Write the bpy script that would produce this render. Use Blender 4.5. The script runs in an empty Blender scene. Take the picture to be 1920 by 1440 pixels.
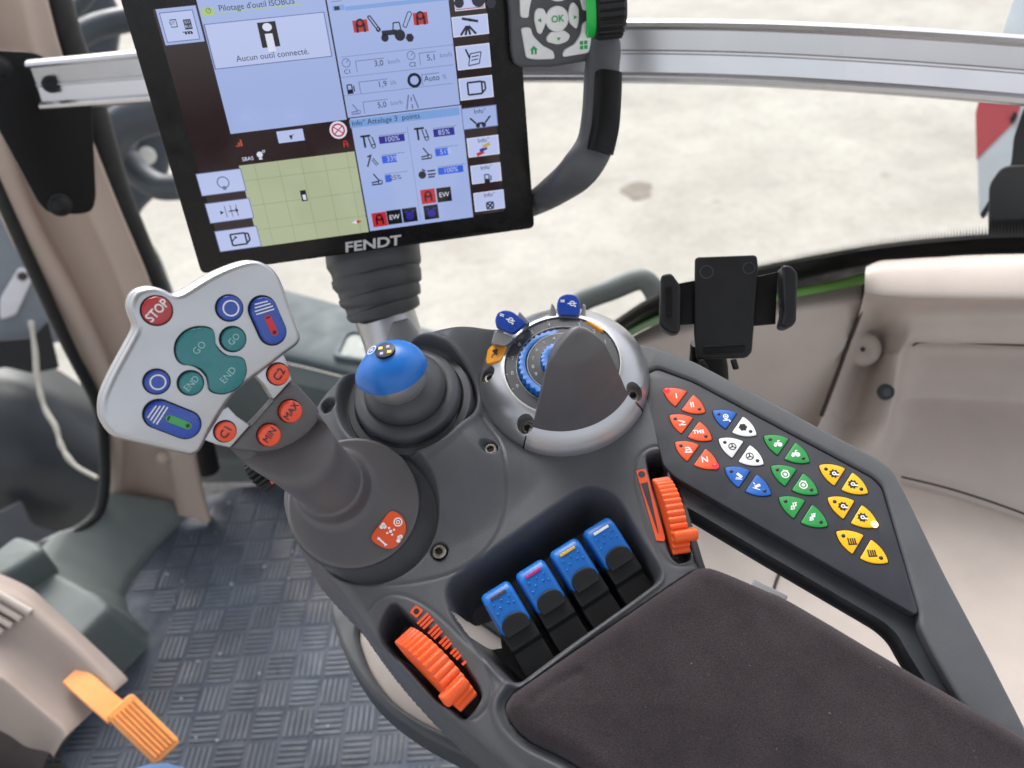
import bpy, bmesh, math, random
import numpy as np
from mathutils import Vector, Matrix
random.seed(4); rng = np.random.default_rng(4)
scene = bpy.context.scene
COL = scene.collection

# ------------------------------------------------------------------ camera
FPX = 1480.0; PITCH = math.radians(40); ROLL = math.radians(7.6)
CAM = np.array([0.0, 0.0, 1.10])
_r0 = np.array([1., 0, 0]); _u0 = np.array([0, math.sin(PITCH), math.cos(PITCH)]); FWD = np.array([0, math.cos(PITCH), -math.sin(PITCH)])
RGT = math.cos(ROLL)*_r0 - math.sin(ROLL)*_u0; UPV = math.sin(ROLL)*_r0 + math.cos(ROLL)*_u0
cd = bpy.data.cameras.new('camera'); cam = bpy.data.objects.new('camera', cd); COL.objects.link(cam)
cd.sensor_width = 36; cd.lens = FPX/1920*36; cd.clip_start = .01; cd.clip_end = 400
M = Matrix.Identity(4)
for i in range(3):
    M[i][0] = RGT[i]; M[i][1] = UPV[i]; M[i][2] = -FWD[i]; M[i][3] = CAM[i]
cam.matrix_world = M
cd.dof.use_dof = True; cd.dof.focus_distance = .475; cd.dof.aperture_fstop = 7.2
scene.camera = cam

# ------------------------------------------------------------------ daylight (overcast)
SUN_EL = 46; SUN_AZ = -8          # azimuth clockwise from +Y
w = bpy.data.worlds.new('World'); scene.world = w; w.use_nodes = True
wn = w.node_tree.nodes; wl = w.node_tree.links
bg = wn['Background']; sky = wn.new('ShaderNodeTexSky'); sky.sky_type = 'NISHITA'; sky.sun_disc = False
sky.sun_elevation = math.radians(SUN_EL); sky.sun_rotation = math.radians(SUN_AZ); sky.dust_density = 4; sky.air_density = 1.0; sky.ozone_density = 1
hs = wn.new('ShaderNodeHueSaturation'); hs.inputs['Saturation'].default_value = .22
wl.new(sky.outputs[0], hs.inputs['Color']); wl.new(hs.outputs[0], bg.inputs[0]); bg.inputs[1].default_value = .15
sl = bpy.data.lights.new('sun', 'SUN'); sl.energy = 1.0; sl.angle = math.radians(40); sl.color = (1, .97, .92)
so = bpy.data.objects.new('sun', sl); COL.objects.link(so)
_el, _az = math.radians(SUN_EL), math.radians(SUN_AZ)
sd = Vector((math.sin(_az)*math.cos(_el), math.cos(_az)*math.cos(_el), math.sin(_el)))
so.rotation_euler = sd.to_track_quat('Z', 'Y').to_euler(); so.location = (2, 3, 4)
vs = scene.view_settings; vs.view_transform = 'Standard'; vs.look = 'None'; vs.gamma = 1; vs.use_curve_mapping = False
EXPO = 1.2; vs.exposure = EXPO; EF = 2**EXPO

# ------------------------------------------------------------------ geometry helpers
def ray(x, y): return FWD*FPX + (x-960)*RGT + (720-y)*UPV
def onz(x, y, z):
    d = ray(x, y); return CAM + d*(z-CAM[2])/d[2]
def at(x, y, D): return CAM + ray(x, y)*D/FPX
def unit(v): v = np.asarray(v, float); return v/np.linalg.norm(v)
def toc(x, y): return -unit(ray(x, y))
class Fr:
    def __init__(s, o, n, y=None, x=None):
        s.o = np.asarray(o, float); s.n = unit(n)
        if x is not None:
            x = np.asarray(x, float); s.x = unit(x-s.n*(x@s.n)); s.y = np.cross(s.n, s.x)
        else:
            y = np.asarray(y, float); s.y = unit(y-s.n*(y@s.n)); s.x = np.cross(s.y, s.n)
    def W(s, a, b, h=0): return s.o + s.x*a + s.y*b + s.n*h
    def WA(s, A):
        A = np.asarray(A, float); return s.o + A[:, :1]*s.x + A[:, 1:2]*s.y + A[:, 2:3]*s.n
    def px(s, x, y, h=0):
        d = ray(x, y); o = s.o+s.n*h; p = CAM + d*((o-CAM)@s.n/(d@s.n)); q = p-o
        return np.array([q@s.x, q@s.y])
    def pxs(s, pts, h=0): return [s.px(*p, h) for p in pts]
    def sub(s, ab, ang=0, h=0):
        c, q = math.cos(ang), math.sin(ang)
        return Fr(s.W(ab[0], ab[1], h), s.n, x=s.x*c+s.y*q)
def Z(ox, oy, k): return lambda *pts: [(ox+p[0]/k, oy+p[1]/k) for p in pts]
Z1 = Z(240, 0, 2.879); Z2 = Z(620, 0, 3.0); Z3 = Z(160, 470, 3.348); Z4 = Z(560, 470, 2.8235); Z5 = Z(1180, 680, 3.)
Z6 = Z(640, 840, 2.743); Z7 = Z(1140, 380, 2.4615); Z8 = Z(0, 0, 1.6)
Y1 = Z(0, 880, 2.571); Y2 = Z(400, 760, 4); Y3 = Z(860, 560, 4.8); Y5 = Z(1140, 0, 2.4615); Y6 = Z(500, 440, 3.4286); Y7 = Z(0, 420, 2.483); Y8 = Z(560, 1080, 3.)

LOC = {}
def _tag(o, label=None, cat=None, group=None, kind=None):
    if label: o['label'] = label
    if cat: o['category'] = cat
    if group: o['group'] = group
    if kind: o['kind'] = kind
    return o
def thing(name, loc, label, cat, group=None):
    o = bpy.data.objects.new(name, None); COL.objects.link(o); o.location = loc; o.empty_display_size = .02
    LOC[o.name] = np.asarray(loc, float); return _tag(o, label, cat, group)
def obj(name, V, F, mat, parent=None, smooth=35, label=None, cat=None, group=None, kind=None):
    V = np.asarray(V, float)
    if parent is None: L = V.mean(axis=0)
    else: L = LOC[parent.name]
    me = bpy.data.meshes.new(name); me.from_pydata((V-L).tolist(), [], F); me.update()
    if smooth:
        me.shade_smooth()
        if smooth < 170: me.set_sharp_from_angle(angle=math.radians(smooth))
    me.materials.append(mat)
    o = bpy.data.objects.new(name, me); COL.objects.link(o); LOC[o.name] = L
    if parent is None: o.location = L
    else: o.parent = parent
    return _tag(o, label, cat, group, kind)
def objs(name, parts, mat, parent=None, **k):      # joins several (V,F) into one mesh
    V = []; F = []; n = 0
    for v, f in parts:
        v = np.asarray(v, float); V.append(v); F += [tuple(i+n for i in q) for q in f]; n += len(v)
    return obj(name, np.vstack(V), F, mat, parent, **k)
def pl(loops, fr, h0, h1, bev=0, res=2):           # prism of a 2-D outline (with holes), rounded edges
    cu = bpy.data.curves.new('t', 'CURVE'); cu.dimensions = '2D'; cu.fill_mode = 'BOTH'
    S = 1000.
    cu.extrude = max(((h1-h0)/2-bev)*S, 1e-4); cu.bevel_depth = bev*S; cu.bevel_resolution = res; cu.offset = -bev*S
    if not isinstance(loops[0][0], (list, tuple, np.ndarray)): loops = [loops]
    for lp in loops:
        s = cu.splines.new('POLY'); s.points.add(len(lp)-1)
        for p, q in zip(s.points, lp): p.co = (q[0]*S, q[1]*S, 0, 1)
        s.use_cyclic_u = True
    ob = bpy.data.objects.new('t', cu); me = bpy.data.meshes.new_from_object(ob)
    A = np.empty(len(me.vertices)*3); me.vertices.foreach_get('co', A); A = A.reshape(-1, 3)/S
    A[:, 2] += (h0+h1)/2
    F = [tuple(p.vertices) for p in me.polygons]
    bpy.data.objects.remove(ob); bpy.data.curves.remove(cu); bpy.data.meshes.remove(me)
    # weld the doubled cap vertices
    key = {}; mp = []; keep = []
    for i, v in enumerate(np.round(A, 7)):
        t = tuple(v)
        if t not in key: key[t] = len(keep); keep.append(i)
        mp.append(key[t])
    G = []
    for f in F:
        g = []
        for i in f:
            j = mp[i]
            if not g or g[-1] != j: g.append(j)
        if len(g) > 1 and g[0] == g[-1]: g.pop()
        if len(set(g)) > 2: G.append(tuple(g))
    return fr.WA(A[keep]), G
def plate(name, loops, fr, h0, h1, mat, parent=None, bev=0, res=2, **k):
    V, F = pl(loops, fr, h0, h1, bev, res); return obj(name, V, F, mat, parent, **k)
def flat(poly, fr, h):                              # one printed n-gon
    P = [fr.W(p[0], p[1], h) for p in poly]; return P, [tuple(range(len(P)))]
def txt(s, size, fr, mat, parent, name='lettering', h=.0002, ax='CENTER', ext=.00008, sx=1, shear=0, bold=0, parts=False):
    cu = bpy.data.curves.new('t', 'FONT'); cu.body = s; cu.size = size*1000; cu.align_x = ax; cu.align_y = 'CENTER'; cu.extrude = ext*1000
    cu.shear = shear; cu.offset = bold*1000; cu.resolution_u = 3
    ob = bpy.data.objects.new('t', cu); me = bpy.data.meshes.new_from_object(ob)
    A = np.empty(len(me.vertices)*3); me.vertices.foreach_get('co', A); A = A.reshape(-1, 3)/1000.; A[:, 0] *= sx; A[:, 2] += h
    F = [tuple(p.vertices) for p in me.polygons]; bpy.data.objects.remove(ob); bpy.data.curves.remove(cu); bpy.data.meshes.remove(me)
    if parts: return fr.WA(A), F
    return obj(name, fr.WA(A), F, mat, parent, smooth=0)
def rnd(poly, r, seg=5):                            # fillet the corners of a polygon
    out = []; n = len(poly); P = [np.asarray(p, float) for p in poly]
    for i in range(n):
        a, b, c = P[i-1], P[i], P[(i+1) % n]; rr = r[i] if isinstance(r, (list, tuple)) else r
        u, v = a-b, c-b; lu, lv = np.linalg.norm(u), np.linalg.norm(v); u /= lu; v /= lv
        t = min(rr, lu*.45, lv*.45)
        for k in range(seg+1):
            s = k/seg; out.append((b+u*t)*(1-s)**2 + 2*b*s*(1-s) + (b+v*t)*s*s)
    return out
def spl(poly, n=6, closed=True):                    # Catmull-Rom through the points
    P = [np.asarray(p, float) for p in poly]; m = len(P); out = []
    rngi = range(m) if closed else range(m-1)
    for i in rngi:
        if closed: a, b, c, d = P[i-1], P[i], P[(i+1) % m], P[(i+2) % m]
        else: a, b, c, d = P[max(i-1, 0)], P[i], P[i+1], P[min(i+2, m-1)]
        for k in range(n):
            t = k/n; out.append(.5*(2*b+(c-a)*t+(2*a-5*b+4*c-d)*t*t+(3*b-a-3*c+d)*t**3))
    if not closed: out.append(P[-1])
    return out
def rect(x0, y0, x1, y1): return [(x0, y0), (x1, y0), (x1, y1), (x0, y1)]
def circ(x, y, r, n=24, ry=None): return [(x+r*math.cos(2*math.pi*i/n), y+(ry or r)*math.sin(2*math.pi*i/n)) for i in range(n)]
def lathe(fr, prof, seg=48, a0=0, a1=2*math.pi, c=(0, 0)):
    full = abs(a1-a0-2*math.pi) < 1e-6; m = seg if full else seg+1; V = []; F = []
    for i in range(m):
        t = a0+(a1-a0)*i/seg
        for r, h in prof: V.append(fr.W(c[0]+r*math.cos(t), c[1]+r*math.sin(t), h))
    k = len(prof)
    for i in range(seg):
        for j in range(k-1):
            a = i*k+j; b = ((i+1) % m)*k+j; F.append((a, b, b+1, a+1))
    if not full:
        F.append(tuple(range(k))[::-1]); F.append(tuple((m-1)*k+j for j in range(k)))
    return V, F
def tube(path, rad, seg=12, cap=True, up=(0, 0, 1), sec=None):
    P = [np.asarray(p, float) for p in path]; n = len(P); V = []; F = []
    for i in range(n):
        t = unit(P[min(i+1, n-1)]-P[max(i-1, 0)]); u = np.asarray(up, float); u = u-t*(u@t); u = unit(u); s = np.cross(t, u)
        r = rad[i] if hasattr(rad, '__len__') else rad
        pts = sec if sec is not None else [(math.cos(2*math.pi*k/seg), math.sin(2*math.pi*k/seg)) for k in range(seg)]
        for a, b in pts: V.append(P[i]+s*a*r+u*b*r)
    m = len(sec) if sec is not None else seg
    for i in range(n-1):
        for k in range(m):
            a = i*m+k; b = i*m+(k+1) % m; F.append((a, b, b+m, a+m))
    if cap: F.append(tuple(range(m))[::-1]); F.append(tuple((n-1)*m+k for k in range(m)))
    return V, F
def grid(rows):                                     # rows of world points -> quads
    V = [p for r in rows for p in r]; m = len(rows[0]); F = []
    for i in range(len(rows)-1):
        for j in range(m-1):
            a = i*m+j; F.append((a, a+1, a+m+1, a+m))
    return V, F
def sgrid(rows, k=6):                               # Catmull-Rom refined grid
    R = [spl(r, k, False) for r in rows]; Cc = [spl([R[i][j] for i in range(len(R))], k, False) for j in range(len(R[0]))]
    return grid([[Cc[j][i] for j in range(len(Cc))] for i in range(len(Cc[0]))])
def box(fr, a, b, c, bev=0.0):                      # a,b,c: (lo,hi) ranges along the frame axes
    return pl(rnd(rect(a[0], b[0], a[1], b[1]), bev*1.2, 3) if bev else rect(a[0], b[0], a[1], b[1]), fr, c[0], c[1], bev)
def sdf(poly, X, Y):
    P = np.asarray(poly, float); d = np.full(X.shape, 1e9); ins = np.zeros(X.shape, bool); n = len(P)
    for i in range(n):
        a, b = P[i], P[(i+1) % n]; e = b-a; wx = X-a[0]; wy = Y-a[1]; L = e@e
        if L < 1e-14: continue
        t = np.clip((wx*e[0]+wy*e[1])/L, 0, 1); d = np.minimum(d, (wx-t*e[0])**2+(wy-t*e[1])**2)
        if abs(e[1]) > 1e-12:
            c = ((a[1] <= Y) != (b[1] <= Y)) & (X < a[0]+(Y-a[1])*e[0]/e[1]); ins ^= c
    d = np.sqrt(d); return np.where(ins, -d, d)
def pdist(line, X, Y):
    P = np.asarray(line, float); d = np.full(X.shape, 1e9)
    for a, b in zip(P[:-1], P[1:]):
        e = b-a; t = np.clip(((X-a[0])*e[0]+(Y-a[1])*e[1])/(e@e), 0, 1); d = np.minimum(d, (X-a[0]-t*e[0])**2+(Y-a[1]-t*e[1])**2)
    return np.sqrt(d)
def sst(x, a, b): t = np.clip((x-a)/(b-a), 0, 1); return t*t*(3-2*t)
def hfield(fr, x0, x1, y0, y1, st, fun):
    xs = np.arange(x0, x1, st); ys = np.arange(y0, y1, st); X, Yg = np.meshgrid(xs, ys); H, keep = fun(X, Yg)
    A = np.stack([X.ravel(), Yg.ravel(), H.ravel()], 1); m = len(xs); K_ = keep
    ok = K_[:-1, :-1] & K_[1:, :-1] & K_[:-1, 1:] & K_[1:, 1:]
    ii, jj = np.nonzero(ok); a = ii*m+jj; Fq = np.stack([a, a+1, a+m+1, a+m], 1)
    used = np.unique(Fq); mp = np.zeros(len(A), int); mp[used] = np.arange(len(used))
    return fr.WA(A[used]), [tuple(q) for q in mp[Fq].tolist()]

# ------------------------------------------------------------------ materials
def lin(c): return tuple((x/12.92 if x <= .04045 else ((x+.055)/1.055)**2.4) for x in [v/255 for v in c])
def mat(name, col, rough=.5, metal=0, bump=0, bscale=900, var=.06, vscale=30, spec=.5, rvar=.08, sheen=0, coat=0, emit=None, es=1, det=3, srgb=True, scr=0, trans=0, sss=0):
    m = bpy.data.materials.new(name); m.use_nodes = True; nt = m.node_tree; N = nt.nodes; Lk = nt.links; b = N['Principled BSDF']
    c = lin(col) if srgb else col
    tc = N.new('ShaderNodeTexCoord'); no = N.new('ShaderNodeTexNoise'); no.inputs['Scale'].default_value = vscale; no.inputs['Detail'].default_value = 5; no.inputs['Roughness'].default_value = .6
    Lk.new(tc.outputs['Object'], no.inputs['Vector'])
    mr = N.new('ShaderNodeMapRange'); mr.inputs[1].default_value = .3; mr.inputs[2].default_value = .7; mr.inputs[3].default_value = 1-var; mr.inputs[4].default_value = 1+var
    Lk.new(no.outputs[0], mr.inputs[0])
    mx = N.new('ShaderNodeVectorMath'); mx.operation = 'SCALE'; mx.inputs[0].default_value = c; Lk.new(mr.outputs[0], mx.inputs['Scale'])
    Lk.new(mx.outputs[0], b.inputs['Base Color'])
    r2 = N.new('ShaderNodeMapRange'); r2.inputs[1].default_value = .3; r2.inputs[2].default_value = .7; r2.inputs[3].default_value = max(rough-rvar, .02); r2.inputs[4].default_value = min(rough+rvar, 1)
    n2 = N.new('ShaderNodeTexNoise'); n2.inputs['Scale'].default_value = vscale*2.7; n2.inputs['Detail'].default_value = 6; Lk.new(tc.outputs['Object'], n2.inputs['Vector']); Lk.new(n2.outputs[0], r2.inputs[0]); Lk.new(r2.outputs[0], b.inputs['Roughness'])
    b.inputs['Metallic'].default_value = metal; b.inputs['Specular IOR Level'].default_value = spec
    b.inputs['Sheen Weight'].default_value = sheen; b.inputs['Coat Weight'].default_value = coat; b.inputs['Coat Roughness'].default_value = .15
    if trans: b.inputs['Transmission Weight'].default_value = trans
    if sss: b.inputs['Subsurface Weight'].default_value = sss; b.inputs['Subsurface Radius'].default_value = (.02, .008, .002)
    if bump:
        n3 = N.new('ShaderNodeTexNoise'); n3.inputs['Scale'].default_value = bscale; n3.inputs['Detail'].default_value = det; Lk.new(tc.outputs['Object'], n3.inputs['Vector'])
        bp = N.new('ShaderNodeBump'); bp.inputs['Strength'].default_value = bump; bp.inputs['Distance'].default_value = .0006; Lk.new(n3.outputs[0], bp.inputs['Height']); Lk.new(bp.outputs[0], b.inputs['Normal'])
    if emit is not None:
        b.inputs['Emission Color'].default_value = (*lin(emit), 1); b.inputs['Emission Strength'].default_value = es/EF
    return m
def scr(name, c, k=1.0): return mat(name, (8, 8, 10), .10, spec=.5, rvar=.02, var=.01, emit=c, es=.86*k)
MT = dict(
    console=mat('console_plastic', (77, 79, 84), .5, bump=.30, bscale=1500, var=.09, rvar=.12, vscale=26),
    console2=mat('console_dark_plastic', (56, 60, 65), .48, bump=.14, bscale=1900),
    grip=mat('grip_plastic', (88, 86, 89), .46, bump=.10, bscale=2200, vscale=40),
    rubber=mat('boot_rubber', (66, 68, 73), .5, bump=.06, bscale=1500),
    black=mat('black_plastic', (24, 25, 28), .45, bump=.14, bscale=1600, spec=.35),
    matblack=mat('black_paint', (10, 10, 12), .42, bump=.05, spec=.25),
    silver=mat('silver_paint', (178, 179, 183), .32, metal=.82, bump=.07, bscale=3200, var=.02, vscale=40, rvar=.02),
    dsilver=mat('silver_dull', (158, 159, 163), .36, metal=.6, rvar=.02, bump=.05, bscale=2600),
    steel=mat('screw_steel', (142, 138, 132), .30, metal=1, var=.2, vscale=300),
    alu=mat('anodised_aluminium', (200, 199, 203), .24, metal=.9, var=.02, vscale=14, rvar=.015),
    blue=mat('blue_plastic', (20, 106, 192), .36, bump=.08, bscale=1500),
    dblue=mat('blue_key', (20, 68, 168), .28, coat=.3, bump=.05),
    teal=mat('teal_key', (12, 116, 122), .28, coat=.3, bump=.05),
    red=mat('red_key', (172, 34, 40), .28, coat=.3, bump=.05),
    orange=mat('orange_plastic', (240, 92, 34), .42, bump=.12, bscale=1500),
    orangeb=mat('orange_button', (232, 74, 36), .28, coat=.3, bump=.05),
    amber=mat('amber_plastic', (238, 160, 92), .34, sss=.25, bump=.05),
    yellowb=mat('amber_button', (240, 160, 30), .4),
    white=mat('white_print', (236, 236, 238), .5, var=.02), dark=mat('dark_print', (26, 28, 34), .5, var=.02),
    gprint=mat('grey_print', (176, 178, 182), .5, var=.02), green=mat('green_print', (20, 160, 84), .5, var=.02),
    redp=mat('red_print', (206, 40, 56), .42), greenp=mat('green_inlay', (66, 160, 84), .42), magp=mat('magenta_print', (200, 36, 120), .42), brown=mat('brown_print', (84, 62, 60), .5), yelp=mat('yellow_print', (236, 186, 40), .42),
    ko=mat('key_orange', (226, 84, 40), .44, bump=.04), kb=mat('key_blue', (24, 92, 180), .44, bump=.04), kw=mat('key_white', (228, 229, 231), .44, bump=.04), kg=mat('key_green', (34, 138, 66), .44, bump=.04), ky=mat('key_yellow', (240, 178, 16), .44, bump=.04),
    keypad=mat('keypad_membrane', (55, 57, 64), .42, bump=.06, bscale=2400, spec=.4),
    beige=mat('beige_trim', (186, 175, 168), .6, bump=.35, bscale=700, var=.07, vscale=14),
    beiged=mat('beige_pillar', (180, 162, 150), .6, bump=.3, bscale=700, var=.04, vscale=9),
    beigec=mat('beige_column', (160, 146, 138), .6, bump=.3, bscale=700, var=.04, vscale=9), gap=mat('seam_gap', (58, 50, 48), .8),  # dark joint colour, shared by seams and small fasteners
    gg=mat('grey_green_plastic', (92, 100, 99), .58, bump=.25, bscale=600, var=.06, vscale=12),
    gg2=mat('pale_grey_green_plastic', (74, 84, 88), .72, bump=.2, bscale=600, var=.05, vscale=12),
    seal=mat('seal_rubber', (18, 19, 21), .6, bump=.1),
    bezel=mat('monitor_bezel', (18, 16, 18), .25, spec=.3, var=.02),
    monback=mat('monitor_housing', (44, 45, 48), .45, bump=.1),
    bodygreen=mat('green_bodywork', (124, 184, 86), .35), dgreen=mat('dark_green_bodywork', (24, 52, 36), .4),
    postc=mat('post_cover_grey', (128, 129, 132), .45, bump=.08), emb=mat('emboss_highlight', (168, 214, 214), .4), denim=mat('denim', (62, 92, 130), .85, bump=.5, bscale=500, var=.15, vscale=200),  # pale legend tint paints the highlights of the embossed letters
    led=mat('led_red', (200, 20, 20), .3, emit=(255, 30, 40), es=3.0), ledo=mat('led_orange', (240, 160, 90), .3, emit=(255, 190, 120), es=5.0),
)
def nodes_mat(name):
    m = bpy.data.materials.new(name); m.use_nodes = True; nt = m.node_tree; return m, nt.nodes, nt.links, nt.nodes['Principled BSDF']
def noise(N, L, tc, sc, det=6, rough=.6, out='Object', dist=0):
    n = N.new('ShaderNodeTexNoise'); n.inputs['Scale'].default_value = sc; n.inputs['Detail'].default_value = det; n.inputs['Roughness'].default_value = rough; n.inputs['Distortion'].default_value = dist
    L.new(tc.outputs[out], n.inputs['Vector']); return n
def ramp(N, L, src, stops):
    r = N.new('ShaderNodeValToRGB'); e = r.color_ramp.elements
    while len(e) < len(stops): e.new(.5)
    for q, (p, c) in zip(e, stops): q.position = p; q.color = (*c, 1)
    L.new(src, r.inputs[0]); return r
def mixc(N, L, fac, a, b, mode='MIX'):
    x = N.new('ShaderNodeMix'); x.data_type = 'RGBA'; x.blend_type = mode
    for s, v in ((0, fac), (6, a), (7, b)):
        if hasattr(v, 'links') or hasattr(v, 'is_linked'): L.new(v, x.inputs[s])
        elif isinstance(v, tuple): x.inputs[s].default_value = (*v, 1)
        else: x.inputs[s].default_value = v
    return x.outputs[2]
# concrete yard
m, N, L, b = nodes_mat('yard_concrete'); tc = N.new('ShaderNodeTexCoord')
c = ramp(N, L, noise(N, L, tc, 1.1, 8, .68).outputs[0], [(.25, (.27, .256, .228)), (.5, (.345, .33, .298)), (.75, (.42, .405, .37))])
c2 = ramp(N, L, noise(N, L, tc, 4.2, 9, .7, dist=.6).outputs[0], [(.30, (.84, .83, .81)), (.55, (1, 1, 1)), (.8, (1.0, .97, .92))])
o1 = mixc(N, L, .75, c.outputs[0], c2.outputs[0], 'MULTIPLY')
c3 = ramp(N, L, noise(N, L, tc, .55, 4, .5).outputs[0], [(.30, (.86, .86, .86)), (.46, (1, 1, 1))])
o2 = mixc(N, L, .6, o1, c3.outputs[0], 'MULTIPLY')
c4 = ramp(N, L, noise(N, L, tc, 17, 8, .75).outputs[0], [(.30, (.70, .68, .65)), (.5, (1, 1, 1)), (.75, (1.10, 1.08, 1.05))]); o2 = mixc(N, L, .5, o2, c4.outputs[0], 'MULTIPLY')
vo = N.new('ShaderNodeTexVoronoi'); vo.inputs['Scale'].default_value = 1.7; L.new(tc.outputs['Object'], vo.inputs['Vector']); c5 = ramp(N, L, vo.outputs['Distance'], [(.03, (.62, .60, .57)), (.075, (1, 1, 1))]); o2 = mixc(N, L, .75, o2, c5.outputs[0], 'MULTIPLY')
L.new(o2, b.inputs['Base Color']); b.inputs['Roughness'].default_value = .9
MT['concrete'] = m
m, N, L, b = nodes_mat('oil_stain'); tc = N.new('ShaderNodeTexCoord')
c = ramp(N, L, noise(N, L, tc, 9, 5).outputs[0], [(.3, (.10, .082, .064)), (.7, (.17, .145, .115))]); L.new(c.outputs[0], b.inputs['Base Color']); b.inputs['Roughness'].default_value = .7; MT['stain'] = m
# armrest cloth: dark violet-grey, lint
m, N, L, b = nodes_mat('armrest_cloth'); tc = N.new('ShaderNodeTexCoord')
c = ramp(N, L, noise(N, L, tc, 34, 6).outputs[0], [(.3, (.024, .019, .022)), (.7, (.038, .031, .035))])
f1 = ramp(N, L, noise(N, L, tc, 1500, 2, .7).outputs[0], [(.35, (.55, .55, .55)), (.7, (1.6, 1.55, 1.55))])
o1 = mixc(N, L, .8, c.outputs[0], f1.outputs[0], 'MULTIPLY')
sp = ramp(N, L, noise(N, L, tc, 620, 2, .5).outputs[0], [(.755, (0, 0, 0)), (.80, (1, 1, 1))])
o2 = mixc(N, L, sp.outputs[0], o1, (.16, .15, .15)); L.new(o2, b.inputs['Base Color'])
b.inputs['Roughness'].default_value = .95; b.inputs['Sheen Weight'].default_value = .2; b.inputs['Sheen Roughness'].default_value = .5; b.inputs['Sheen Tint'].default_value = (.75, .68, .72, 1); b.inputs['Specular IOR Level'].default_value = .2
bp = N.new('ShaderNodeBump'); bp.inputs['Strength'].default_value = .55; bp.inputs['Distance'].default_value = .0008; L.new(noise(N, L, tc, 1300, 3, .7).outputs[0], bp.inputs['Height']); L.new(bp.outputs[0], b.inputs['Normal'])
MT['cloth'] = m
# dusty blue-grey floor mat
m, N, L, b = nodes_mat('mat_rubber'); tc = N.new('ShaderNodeTexCoord')
c = ramp(N, L, noise(N, L, tc, 5.5, 8, .7, dist=.5).outputs[0], [(.28, (.016, .020, .028)), (.45, (.030, .039, .056)), (.57, (.062, .078, .106)), (.72, (.13, .155, .19))])
c2 = ramp(N, L, noise(N, L, tc, 60, 6, .7).outputs[0], [(.3, (.75, .75, .75)), (.7, (1.2, 1.2, 1.2))])
o1 = mixc(N, L, .7, c.outputs[0], c2.outputs[0], 'MULTIPLY'); L.new(o1, b.inputs['Base Color'])
rr = ramp(N, L, noise(N, L, tc, 14, 5).outputs[0], [(.3, (.22, .22, .22)), (.7, (.55, .55, .55))]); L.new(rr.outputs[0], b.inputs['Roughness'])
MT['matr'] = m
MT['matb'] = mat('mat_base_rubber', (44, 53, 68), .62, var=.4, vscale=7, rvar=.15)  # base coloured darker so the worn rib tops read as lit
# clear pane
m, N, L, b = nodes_mat('window_glass'); out = N['Material Output']; N.remove(b)
tr = N.new('ShaderNodeBsdfTransparent'); tr.inputs[0].default_value = (.985, .992, .988, 1); gl = N.new('ShaderNodeBsdfGlossy'); gl.inputs['Roughness'].default_value = .02
mx = N.new('ShaderNodeMixShader'); mx.inputs[0].default_value = .015; L.new(tr.outputs[0], mx.inputs[1]); L.new(gl.outputs[0], mx.inputs[2]); L.new(mx.outputs[0], out.inputs[0]); MT['glass'] = m
# glass with printed black dots
m, N, L, b = nodes_mat('dotted_frit'); out = N['Material Output']; tc = N.new('ShaderNodeTexCoord')
uv = N.new('ShaderNodeUVMap')
vm = N.new('ShaderNodeVectorMath'); vm.operation = 'FRACTION'; L.new(uv.outputs[0], vm.inputs[0])
vd = N.new('ShaderNodeVectorMath'); vd.operation = 'DISTANCE'; vd.inputs[1].default_value = (.5, .5, 0); L.new(vm.outputs[0], vd.inputs[0])
sx = N.new('ShaderNodeSeparateXYZ'); L.new(uv.outputs[0], sx.inputs[0])
mr = N.new('ShaderNodeMapRange'); mr.inputs[1].default_value = 0; mr.inputs[2].default_value = 14; mr.inputs[3].default_value = .68; mr.inputs[4].default_value = .06; L.new(sx.outputs[1], mr.inputs[0])
lt = N.new('ShaderNodeMath'); lt.operation = 'LESS_THAN'; L.new(vd.outputs['Value'], lt.inputs[0]); L.new(mr.outputs[0], lt.inputs[1])
tr = N.new('ShaderNodeBsdfTransparent'); b.inputs['Base Color'].default_value = (.012, .012, .013, 1); b.inputs['Roughness'].default_value = .4
mx = N.new('ShaderNodeMixShader'); L.new(lt.outputs[0], mx.inputs[0]); L.new(tr.outputs[0], mx.inputs[1]); L.new(b.outputs[0], mx.inputs[2]); L.new(mx.outputs[0], out.inputs[0]); MT['frit'] = m

# ================================================================== SETTING
V = [(-60, -40, -1.5), (60, -40, -1.5), (60, 120, -1.5), (-60, 120, -1.5)]
obj('ground', V, [(0, 1, 2, 3)], MT['concrete'], smooth=0, kind='structure')
def blob(px_, py_, rx, ry, z, seed):
    c_ = onz(px_, py_, z); r_ = random.Random(seed); ph = [r_.uniform(0, 6.3) for _ in range(4)]
    return [(c_[0]+rx*math.cos(t)*(1+.12*math.sin(3*t+ph[0])+.08*math.sin(5*t+ph[1])), c_[1]+ry*math.sin(t)*(1+.12*math.sin(2*t+ph[2])), z) for t in np.linspace(0, 2*math.pi, 40)[:-1]]
P = blob(1195, 357, .105, .135, -1.496, 2); obj('oil_stain', P, [tuple(range(len(P)))], MT['stain'], smooth=0, label='brown oval oil stain on the pale concrete yard', cat='stain')

V, F = pl(rnd(rect(-.72, -.8, .72, .8), .15, 6), Fr((0, 0, 1.72), (0, 0, 1), y=(0, 1, 0)), 0, .12, .03, 3)
obj('unseen_cab_roof', V, F, mat('headliner', (176, 172, 166), .8), smooth=60, kind='structure')  # roof out of view, added so daylight comes in through the windows
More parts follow.
